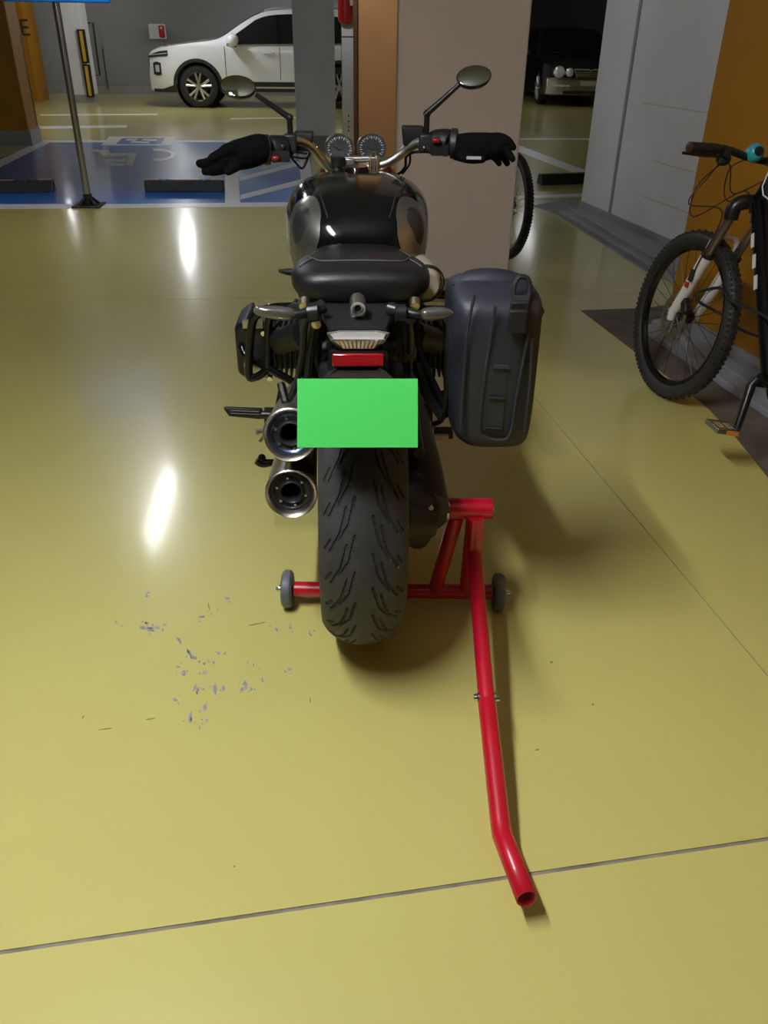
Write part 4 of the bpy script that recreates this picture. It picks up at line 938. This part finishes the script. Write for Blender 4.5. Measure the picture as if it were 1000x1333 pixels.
# forks, yokes, headlight
axu = V(0, -.43, .903)
for s in (-1, 1):
    top_ = V(s*.099, 1.055, .918)
    d_ = (V(s*.099, FWX, FWZ)-top_)
    fk = one('fork_leg', lambda bm: (tube(bm, [top_, top_+d_*.5], .027, 16), tube(bm, [top_+d_*.5, top_+d_*1.0], [.024, .030], 14)), 'gold_metal', MC)
    fc = one('fork_cap', lambda bm: lathe(bm, [(0, .022), (.016, .022), (.018, .014), (.024, .012), (.026, .004), (.034, .002), (.035, -.012), (.030, -.02)], top_, axu, 28), 'gold_metal', MC)
    one('fork_adjuster', lambda bm: lathe(bm, [(0, .032), (.008, .032), (.010, .022), (.010, .018)], top_, axu, 14), 'adjuster_red', fc)
    one('front_indicator', lambda bm: (tube(bm, [B(466+s*98, 353, 1.12), B(466+s*103, 352.5, 1.12), B(466+s*90, 354, 1.12), B(466+s*78, 354, 1.12)][1:], [.005, .012, .010], 12, smooth=3), tube(bm, [B(466+s*78, 354, 1.12), V(s*.12, 1.14, .66)], .008, 8)), 'black_plastic', MC)
one('triple_clamp', lambda bm: (box(bm, (0, 1.06, .905), (.20, .07, .022)), box(bm, (0, 1.15, .70), (.22, .07, .03))), 'brushed', MC, bevel=.006)
one('headlight', lambda bm: lathe(bm, [(0, -.09), (.05, -.08), (.085, -.03), (.095, .03), (.095, .06), (.085, .07), (0, .085)], (0, 1.30, .80), (0, 1, -.1), 32), 'black_gloss', MC)
one('front_mudguard', lambda bm: ring_loft(bm, [[V(x, FWX+.325*math.cos(R(a_)), FWZ+.325*math.sin(R(a_))+.01*(1-(x/.07)**2)) for x in (-.07, -.04, 0, .04, .07)] for a_ in range(30, 166, 9)], False, False, False), 'black_gloss', MC)
# handlebar
hbL = [B(474, 224, 1.05), B(440, 224, 1.05), B(428, 219, 1.045), B(416, 205, 1.04), B(406, 192, 1.03), B(393, 184, 1.015), B(378, 184, 1.0), B(345, 190, .96), B(300, 195, .915)]
hbR = [B(474, 224, 1.05), B(494, 215, 1.05), B(508, 210, 1.045), B(524, 199, 1.04), B(535, 190, 1.03), B(548, 185, 1.015), B(562, 185, 1.0), B(590, 190, .96), B(638, 195, .915)]
cl = (hbL[1]+hbR[1])/2
hbL[0] = cl; hbR[0] = cl
one('handlebar', lambda bm: (tube(bm, hbL[::-1][:-1]+hbR, .0142, 14, smooth=5)), 'brushed', MC)
rs = one('bar_riser', lambda bm: (box(bm, B(455, 218, 1.055), (.03, .045, .055)), box(bm, B(488, 216, 1.055), (.03, .045, .055)), tube(bm, [B(448, 207, 1.06), B(490, 206, 1.06)], .009, 10), tube(bm, [B(446, 230, 1.05), B(490, 228, 1.05)], .006, 8)), 'brushed', MC, bevel=.006)
one('clamp_plate', lambda bm: box(bm, B(469, 221, 1.03), (.072, .008, .018)), 'gauge_face', rs)
one('clamp_loop', lambda bm: tube(bm, [B(482, 236, 1.02), B(482, 205, 1.03), B(486, 199, 1.05), B(490, 205, 1.03), B(490, 236, 1.02)], .004, 8, smooth=4), 'chrome', MC)
one('ignition_lock', lambda bm: (tube(bm, [B(440, 205, 1.02), B(440, 216, 1.02)], .022, 14), tube(bm, [B(440, 214, 1.02), B(438, 232, 1.0)], .013, 10)), 'black_plastic', MC)
# gauges
gn = V(0, -.82, .57).normalized()
for gx, gy in ((442, 194), (484, 193)):
    c = B(gx, gy, 1.12)
    gh = one('gauge_housing', lambda bm: lathe(bm, [(0, -.05), (.03, -.045), (.044, -.02), (.047, .0), (.047, .008), (.0445, .011), (.042, .008), (.041, .002)], c, gn, 36), 'brushed', MC)
    gf = one('gauge_face', lambda bm: lathe(bm, [(0, .002), (.042, .002), (.042, -.004)], c, gn, 36), 'gauge_face', gh)
    ga_, gb_ = frame(gn)
    def marks(bm):
        for k in range(21):
            an = R(-35+250*k/20); u = ga_*math.cos(an)+(-gb_)*math.sin(an)
            if (u.dot(V(0, 0, 1)) < -.75): continue
            r0 = .033 if k % 2 else .030
            p, q = c+u*r0+gn*.0026, c+u*.038+gn*.0026
            tube(bm, [p, q], .0011 if k % 2 else .0016, 4)
    one('gauge_mark', marks, 'gauge_mark', gf)
    one('gauge_needle', lambda bm: (tube(bm, [c+gn*.004, c+gn*.004+ga_*.02-gb_*.006], .001, 4), lathe(bm, [(0, .006), (.005, .006), (.006, .002)], c, gn, 12)), 'dark_cast', gf)
    one('gauge_screen', lambda bm: ring_loft(bm, [[c+gn*.0028+ga_*x+gb_*z for x, z in ((-.016, .008), (.016, .008), (.014, .026), (-.014, .026))], [c+gn*.0022+ga_*x+gb_*z for x, z in ((-.016, .008), (.016, .008), (.014, .026), (-.014, .026))]]), 'dark_cast', gf)
# controls: reservoirs, switches, levers, grips, mirrors
for s, D in ((-1, dict(res=(396, 184, .058), sw=(364, 196), btn=(359, 206), lv=((352, 186), (320, 190), (292, 200)), grip=((352, 190), (296, 195)), stem=((379, 188), (377, 153), (333, 123)), mir=(310, 113, 24, 13.5, R(4)))),
             (1, dict(res=(537, 177, .065), sw=(574, 188), btn=(568, 183), lv=((588, 180), (615, 186), (640, 192)), grip=((586, 189), (640, 195)), stem=((555, 178), (556, 148), (598, 110)), mir=(617, 100, 23.5, 13.5, R(-8))))):
    x, y, wd = D['res']
    one('fluid_reservoir', lambda bm: ring_loft(bm, [[B(x, y, 1.04)+V(a_*wd*.42, b_, -.026) for a_, b_ in ((-1, -.02), (1, -.02), (1, .02), (-1, .02))], [B(x, y, 1.04)+V(a_*wd*.5, b_*1.1, .022) for a_, b_ in ((-1, -.024), (1, -.024), (1, .024), (-1, .024))], [B(x, y, 1.04)+V(a_*wd*.5, b_, .028) for a_, b_ in ((-1, -.024), (1, -.024), (1, .024), (-1, .024))]]), 'black_plastic', MC, bevel=.004)
    one('lever_clamp', lambda bm: (box(bm, B(466+s*88, 186, 1.0), (.04, .045, .05)), tube(bm, [B(466+s*86, 186, 1.0)-V(.014, 0, 0), B(466+s*86, 186, 1.0)+V(.014, 0, 0)], .022, 14)), 'dark_cast', MC, bevel=.006)
    x, y = D['sw']
    swo = one('switch_gear', lambda bm: (tube(bm, [B(x+s*-12, y-3, .985), B(x+s*-9, y-3, .985), B(x+s*9, y-2, .97), B(x+s*13, y-1, .965)], [.026, .034, .038, .032], 16, smooth=3), box(bm, B(x, y-12, .985), (.045, .03, .02)), box(bm, B(x+s*-2, y+7, .95), (.05, .03, .03))), 'black_plastic', MC)
    bx_, by_ = D['btn']
    one('switch_button', lambda bm: box(bm, B(bx_, by_, .93), (.024, .02, .014)), 'switch_red', swo, bevel=.005)
    one('switch_dial', lambda bm: (ball(bm, B(x-s*4, y-5, .948), .010, 10, 8), lathe(bm, [(.030, -.012), (.042, -.008), (.042, .008), (.030, .012)], B(x+s*17, y-1, .965), V(s, -.2, 0), 24)), 'dark_cast', swo)
    g0, g1 = D['grip']
    one('grip', lambda bm: tube(bm, [B(g0[0], g0[1], .965), B(g1[0], g1[1], .915)], .0175, 14), 'black_plastic', MC)
    one('hand_lever', lambda bm: tube(bm, [B(D['lv'][0][0], D['lv'][0][1], 1.02), B(D['lv'][1][0], D['lv'][1][1], 1.01), B(D['lv'][2][0], D['lv'][2][1], .985)], [.009, .008, .007], 8, smooth=4), 'black_metal', MC)
    a_, b_, c_ = D['stem']
    A_, B_, C_ = B(a_[0], a_[1], 1.0), B(b_[0], b_[1], 1.0), B(c_[0], c_[1], .985)
    ms = one('mirror_stem', lambda bm: (tube(bm, [A_, B_], .0085, 12), tube(bm, [B_-V(s*.006, 0, .004), B_.lerp(C_, .3), C_], [.0095, .0085, .0065], 12), ball(bm, B_, .0115, 12, 8)), 'black_metal', MC)
    mx_, my_, ra, rb_, tilt = D['mir']
    mc_ = B(mx_, my_, .985)
    nrm = V(-s*.06, -.72, .60).normalized()
    ax1 = (V(1, 0, 0)-nrm*nrm.x).normalized(); ax1 = (Matrix.Rotation(-tilt, 3, nrm) @ ax1); ax2 = nrm.cross(ax1)
    RR = .0505
    def disc(bm, r0, layers):
        rings = [[mc_+nrm*h+(ax1*math.cos(2*math.pi*k/40)*1.0+ax2*math.sin(2*math.pi*k/40)*.68)*r0*f for k in range(40)] for f, h in layers]
        ring_loft(bm, rings)
    mh = one('mirror_housing', lambda bm: disc(bm, RR, [(.3, -.028), (.7, -.022), (.95, -.010), (1.0, 0), (1.0, .003), (.955, .0035)]), 'black_gloss', MC)
    one('mirror_glass', lambda bm: disc(bm, RR, [(.95, .0030), (.95, .0045), (.93, .005)]), 'mirror_glass', mh)
# cables
one('clutch_cable', lambda bm: (tube(bm, [B(374, 198, .98), B(385, 212, 1.0), B(394, 219, 1.02), B(401, 205, 1.04), B(404, 195, 1.06)], .0035, 8, smooth=6), tube(bm, [B(374, 203, .98), B(398, 206, 1.02), B(402, 198, 1.06)], .003, 8, smooth=6), tube(bm, [B(378, 197, 1.0), B(400, 200, 1.02)], .003, 8)), 'black_plastic', MC)
one('brake_hose', lambda bm: (tube(bm, [B(562, 198, 1.0), B(540, 198, 1.03), B(529, 204, 1.05), B(528, 216, 1.08), B(522, 224, 1.1), B(512, 230, 1.12)], .0042, 8, smooth=6), tube(bm, [B(534, 200, 1.05), B(533, 214, 1.06), B(524, 226, 1.1)], .0035, 8, smooth=6)), 'black_plastic', MC)
one('clamp_screw', lambda bm: [ball(bm, B(x, y, .97), .0045, 8, 6) for x, y in ((552, 192), (413, 192))], 'brushed', MC)

# ================================================================ GLOVES (each drawn over a grip)
def glove(label, chains, tagp):
    b_ = bmesh.new()
    for pts, rs_, fl in chains:
        q = [BM @ B(*p) for p in pts]; tube(b_, q, rs_, 14, smooth=4, flat=fl)
        for p, r_ in ((q[-1], rs_[-1]), (q[0], rs_[0]*.8)): ball(b_, p, r_*.98, 12, 8)
    o = mk('glove', b_, 'glove', remesh=.0026); tag(o, label, 'glove')
    return o
TG = .93
glove('black glove pulled over the handlebar grip beside the clutch lever',
  [([(348, 192, TG+.03), (338, 194, TG+.02), (322, 199, TG), (305, 203, TG-.01), (293, 206, TG-.02)], [.036, .042, .043, .040, .030], 1.0),
   ([(312, 197, TG-.02), (298, 194, TG-.04), (288, 199, TG-.04), (276, 206, TG-.04)], [.024, .018, .014, .013], 1.0),
   ([(298, 204, TG-.02), (282, 207, TG-.03), (270, 212, TG-.03), (260, 213, TG-.03)], [.022, .017, .014, .012], 1.0),
   ([(298, 212, TG-.02), (284, 217, TG-.03), (275, 222, TG-.03), (267, 223.5, TG-.03)], [.022, .017, .013, .011], 1.0),
   ([(300, 216, TG+.0), (288, 220, TG+.0), (280, 223, TG), (274, 224, TG)], [.02, .016, .013, .011], 1.0),
   ([(315, 208, TG-.02), (305, 217, TG-.05), (297, 223, TG-.06)], [.022, .016, .012], 1.0)], None)
gr_ = glove('black glove with grey tag pulled over the grip beside the brake reservoir',
  [([(591, 192, TG+.03), (604, 192, TG+.02), (622, 192, TG), (640, 190, TG-.01), (648, 190, TG-.02)], [.034, .040, .041, .036, .028], 1.0),
   ([(638, 182, TG-.01), (651, 178.5, TG-.02), (662, 183, TG-.03), (668.5, 192, TG-.03)], [.020, .0125, .0105, .0095], 1.0),
   ([(640, 188, TG-.01), (651, 190.5, TG-.02), (661, 198, TG-.04), (667.5, 207, TG-.05)], [.020, .0115, .0105, .0095], 1.0),
   ([(638, 194, TG), (648, 198, TG+.01), (656, 206, TG+.02), (660.5, 212.5, TG+.02)], [.020, .0115, .0105, .0095], 1.0),
   ([(634, 199, TG), (642, 203.5, TG), (647, 208.5, TG), (650, 213, TG)], [.020, .011, .0095, .0085], 1.0),
   ([(600, 203, TG-.02), (612, 207, TG-.03), (628, 207, TG-.03)], [.016, .013, .012], 1.0)], None)
one('wrist_tag', lambda bm: box(bm, BM @ B(617, 205.5, TG-.065), (.042, .003, .008)), 'glove_tag', gr_)

# ================================================================ PANNIER BAG
t0 = -.07
PB = thing('pannier_bag', 'dark grey roll-top pannier bag on the motorcycle rack', 'bag', tuple(BM @ V(.27, .05, 0)), BIKE_YAW)
PMI = (Matrix.Translation(BM @ V(.27, .05, 0)) @ Matrix.Rotation(BIKE_YAW, 4, 'Z')).inverted()
def Q(px, py, t): return PMI @ (BM @ B(px, py, t))
rows = [(586, 607, 686, .02), (580, 594, 694, .0), (568, 589, 698, -.005), (530, 588.5, 704, -.01), (480, 590, 709, -.01), (440, 591, 713.5, -.005), (412, 591, 716, .0), (398, 592, 714, .01), (384, 594, 704, .04), (372, 598, 694, .07), (363, 604, 685, .10)]
rings = []
for y, xl, xr, dt in rows:
    tt = t0+dt; a_ = Q(xl, y, tt); b_ = Q(xr, y, tt); c = (a_+b_)/2; hw = (b_.x-a_.x)/2; dep = .25-dt*2.0
    z = c.z; cy = a_.y+dep/2
    rings.append([V(p.x, p.y, z) for p in superring((c.x, cy, z), hw, dep/2, 4.0, 40, 'xy')])
one('body', lambda bm: ring_loft(bm, rings), 'tarp', PB, subsurf=1)
# roll-top closure
one('roll_top', lambda bm: (tube(bm, [Q(599, 378, .03), Q(612, 368, .05), Q(645, 366, .05), Q(670, 371, .05), Q(688, 378, .04)], [.020, .030, .031, .030, .022], 18, smooth=4, flat=.8)), 'tarp', PB)
one('roll_flap', lambda bm: ring_loft(bm, [[Q(612, 362, .03), Q(668, 362, .03), Q(665, 376, .0), Q(620, 382, .0)], [Q(612, 359, .05), Q(668, 359, .05), Q(662, 392, -.04), Q(628, 386, -.03)]]), 'tarp', PB, bevel=.005)
one('roll_end', lambda bm: tube(bm, [Q(676, 360, -.03), Q(686, 362, -.03), Q(690, 374, -.035), Q(688, 388, -.04), Q(676, 396, -.045), Q(669, 386, -.04), Q(670, 370, -.035), Q(676, 360, -.03)], .0055, 8, smooth=5), 'strap', PB)
one('buckle_strap', lambda bm: (ring_loft(bm, [[Q(667, 384, -.055), Q(690, 384, -.055), Q(690, 386, -.04), Q(667, 386, -.04)], [Q(664, 430, -.088), Q(684, 432, -.088), Q(684, 432, -.078), Q(664, 430, -.078)]])), 'strap', PB)
one('buckle', lambda bm: (box(bm, Q(674, 418, -.09), (.036, .014, .045)), box(bm, Q(676, 399, -.075), (.036, .014, .022))), 'black_plastic', PB, bevel=.003)
one('side_fold', lambda bm: ring_loft(bm, [[Q(684, 384, .0), Q(701, 393, .0), Q(711, 405, -.02), Q(700, 418, -.06), Q(684, 402, -.06)], [Q(690, 392, .08), Q(706, 402, .08), Q(709, 410, .08), Q(700, 420, .05), Q(688, 410, .05)]]), 'tarp', PB, bevel=.008)
def facept(px, py): return Q(px, py, t0-.010)
for pts in ([(645, 398), (637, 450), (630, 500), (624, 556), (630, 568), (650, 573), (664, 565), (672, 520), (682, 465), (688, 436)], [(618, 384), (609, 430), (603, 500), (600, 560)], [(693, 440), (690, 500), (683, 562)]):
    one('welded_rib', lambda bm: tube(bm, [facept(x, y) for x, y in pts], .0032, 8, smooth=5), 'tarp_line', PB)
one('lash_panel', lambda bm: ring_loft(bm, [[facept(x, y) for x, y in ((643, 476), (662, 477), (654, 560), (634, 558))], [facept(x, y)+V(0, .006, 0) for x, y in ((640, 472), (665, 473), (657, 563), (630, 561))]]), 'tarp', PB)
for y, xl, xr in ((478, 641, 662), (517, 637, 656), (556, 631, 650)):
    one('lash_loop', lambda bm: tube(bm, [facept(xl, y)+V(0, -.003, 0), facept(xr, y+1)+V(0, -.003, 0)], .0032, 6), 'strap', PB)
one('mount_hook', lambda bm: box(bm, Q(590, 414, .03), (.04, .02, .018)), 'black_plastic', PB, bevel=.003)

# ================================================================ PADDOCK STAND
PS = thing('paddock_stand', 'red single-sided paddock stand holding up the rear wheel', 'stand', (.03, 1.72, 0), 0)
PI_ = Vector((-.03, -1.72, 0))
def W3(px, py, y): return YP(px, py, y)+PI_
axw = BM @ V(0, 0, AXZ)
pv0 = BM @ V(.176, 0, AXZ); pv1 = BM @ V(.30, 0, AXZ)
pv0 = YP(583, 662, axw.y+.01)+PI_; pv1 = YP(640, 662, axw.y+.015)+PI_
one('pivot_tube', lambda bm: tube(bm, [pv0, pv1], .0255, 24), 'red_paint', PS, angle=35)
one('pivot_pin', lambda bm: (tube(bm, [pv0-V(.10, .004, 0), pv0], .012, 12), lathe(bm, [(0, .006), (.006, .006), (.007, 0)], pv1, (1, 0, 0), 10), lathe(bm, [(.012, -.003), (.030, -.003), (.030, .002), (.012, .002)], pv0, (1, 0, 0), 24, closed=True)), 'brushed', PS)
ya = G(515, 789).y+.0; zc = .051
axl = V(YP(383, 768, ya).x, ya, zc)+PI_; axr = V(YP(641, 768, ya).x, ya, zc)+PI_
one('cross_tube', lambda bm: tube(bm, [axl, axr], .020, 20), 'red_paint', PS)
for p, s in ((axl, -1), (axr, 1)):
    wl = one('caster_wheel', lambda bm: lathe(bm, [(.012, -.013), (.030, -.012), (.042, -.014), (.049, -.009), (.051, 0), (.049, .009), (.042, .014), (.030, .012), (.012, .013)], p+V(s*.017, 0, 0), (1, 0, 0), 36, closed=True), 'caster', PS)
    one('wheel_bolt', lambda bm: lathe(bm, [(0, .030), (.006, .030), (.007, .024), (.010, .022), (.010, .012), (.006, .010)], p+V(s*.017, 0, 0), (s, 0, 0), 12), 'chrome', wl)
y1 = ya
s1a = pv0+V(.022, 0, -.018); s2a = pv1+V(-.028, 0, -.018)
def onax(px): return V(YP(px, 768, ya).x, ya, zc)+PI_
one('strut', lambda bm: tube(bm, [s1a, onax(566)], .0185, 16), 'red_paint', PS)
one('strut', lambda bm: tube(bm, [s2a+V(-.012, 0, 0), onax(607)], .0185, 16), 'red_paint', PS)
h0 = W3(620, 672, axw.y-.005)
h1 = G(617, 716, .235)+PI_; h2 = G(634, 915, .120)+PI_; h3 = G(653, 1085, .055)+PI_; h4 = G(686, 1170, .065)+PI_
one('handle_root', lambda bm: tube(bm, [h0, h1+(h1-h0)*.15], .0205, 20), 'red_paint', PS)
hd = one('handle_tube', lambda bm: tube(bm, [h1, h1.lerp(h2, .5), h2], .0175, 20), 'red_paint', PS)
he = one('handle_end', lambda bm: tube(bm, [h2.lerp(h1, .02), h2, h2.lerp(h3, .5), h2.lerp(h3, .93), h3.lerp(h4, .02), h3.lerp(h4, .12), h4], [.0165, .0185, .0185, .0185, .0185, .0185, .0185], 24, caps=False), 'red_paint', PS)
sm = he.modifiers.new('solid', 'SOLIDIFY'); sm.thickness = .002; sm.offset = -1
one('pinch_bolt', lambda bm: lathe(bm, [(0, .008), (.006, .008), (.007, .002), (.010, .001), (.010, -.003)], h1+V(0, -.006, .020), (0, -.5, .85), 12), 'chrome', PS)
bd = (h2-h1).normalized(); sx = V(1, 0, 0)
for s in (-1, 1):
    one('handle_bolt', lambda bm: lathe(bm, [(0, .008), (.007, .008), (.008, .002), (.011, .001), (.011, -.004)], h2-bd*.012+V(s*.0185, 0, 0), (s, 0, 0), 12), 'chrome', PS)

# ---------------------------------------------------------------- loose pieces of a part become parts of their own
def split_loose(o):
    me = o.data; n = len(me.vertices); par = list(range(n))
    def find(a):
        while par[a] != a: par[a] = par[par[a]]; a = par[a]
        return a
    for e in me.edges:
        a, b = find(e.vertices[0]), find(e.vertices[1])
        if a != b: par[a] = b
    roots = sorted({find(i) for i in range(n)})
    if len(roots) < 2: return
    src = me.copy()
    for k, r_ in enumerate(roots):
        bm = bmesh.new(); bm.from_mesh(src); bm.verts.ensure_lookup_table()
        bmesh.ops.delete(bm, geom=[v for v in bm.verts if find(v.index) != r_], context='VERTS')
        if k == 0: bm.to_mesh(me)
        else:
            m2 = src.copy(); bm.to_mesh(m2); c = o.copy(); c.data = m2; COL.objects.link(c)
        bm.free()
SPLIT = {'side_cover', 'side_window', 'wheel_well', 'running_lamp', 'tank_strap', 'cover_plate', 'hanger', 'sign_frame', 'bolt', 'window_trim', 'pillar_trim', 'door_seam', 'sill_cladding',
         'sill_strip', 'bumper_cladding', 'arch_cladding', 'front_lamp', 'lower_lamp', 'lower_lamp_lens', 'rack_knob', 'roof_rail', 'cover_bolt', 'peg_rubber', 'buckle', 'clamp_screw'}
for o in list(COL.objects):
    if o.type == 'MESH' and o.name.split('.')[0] in SPLIT: split_loose(o)
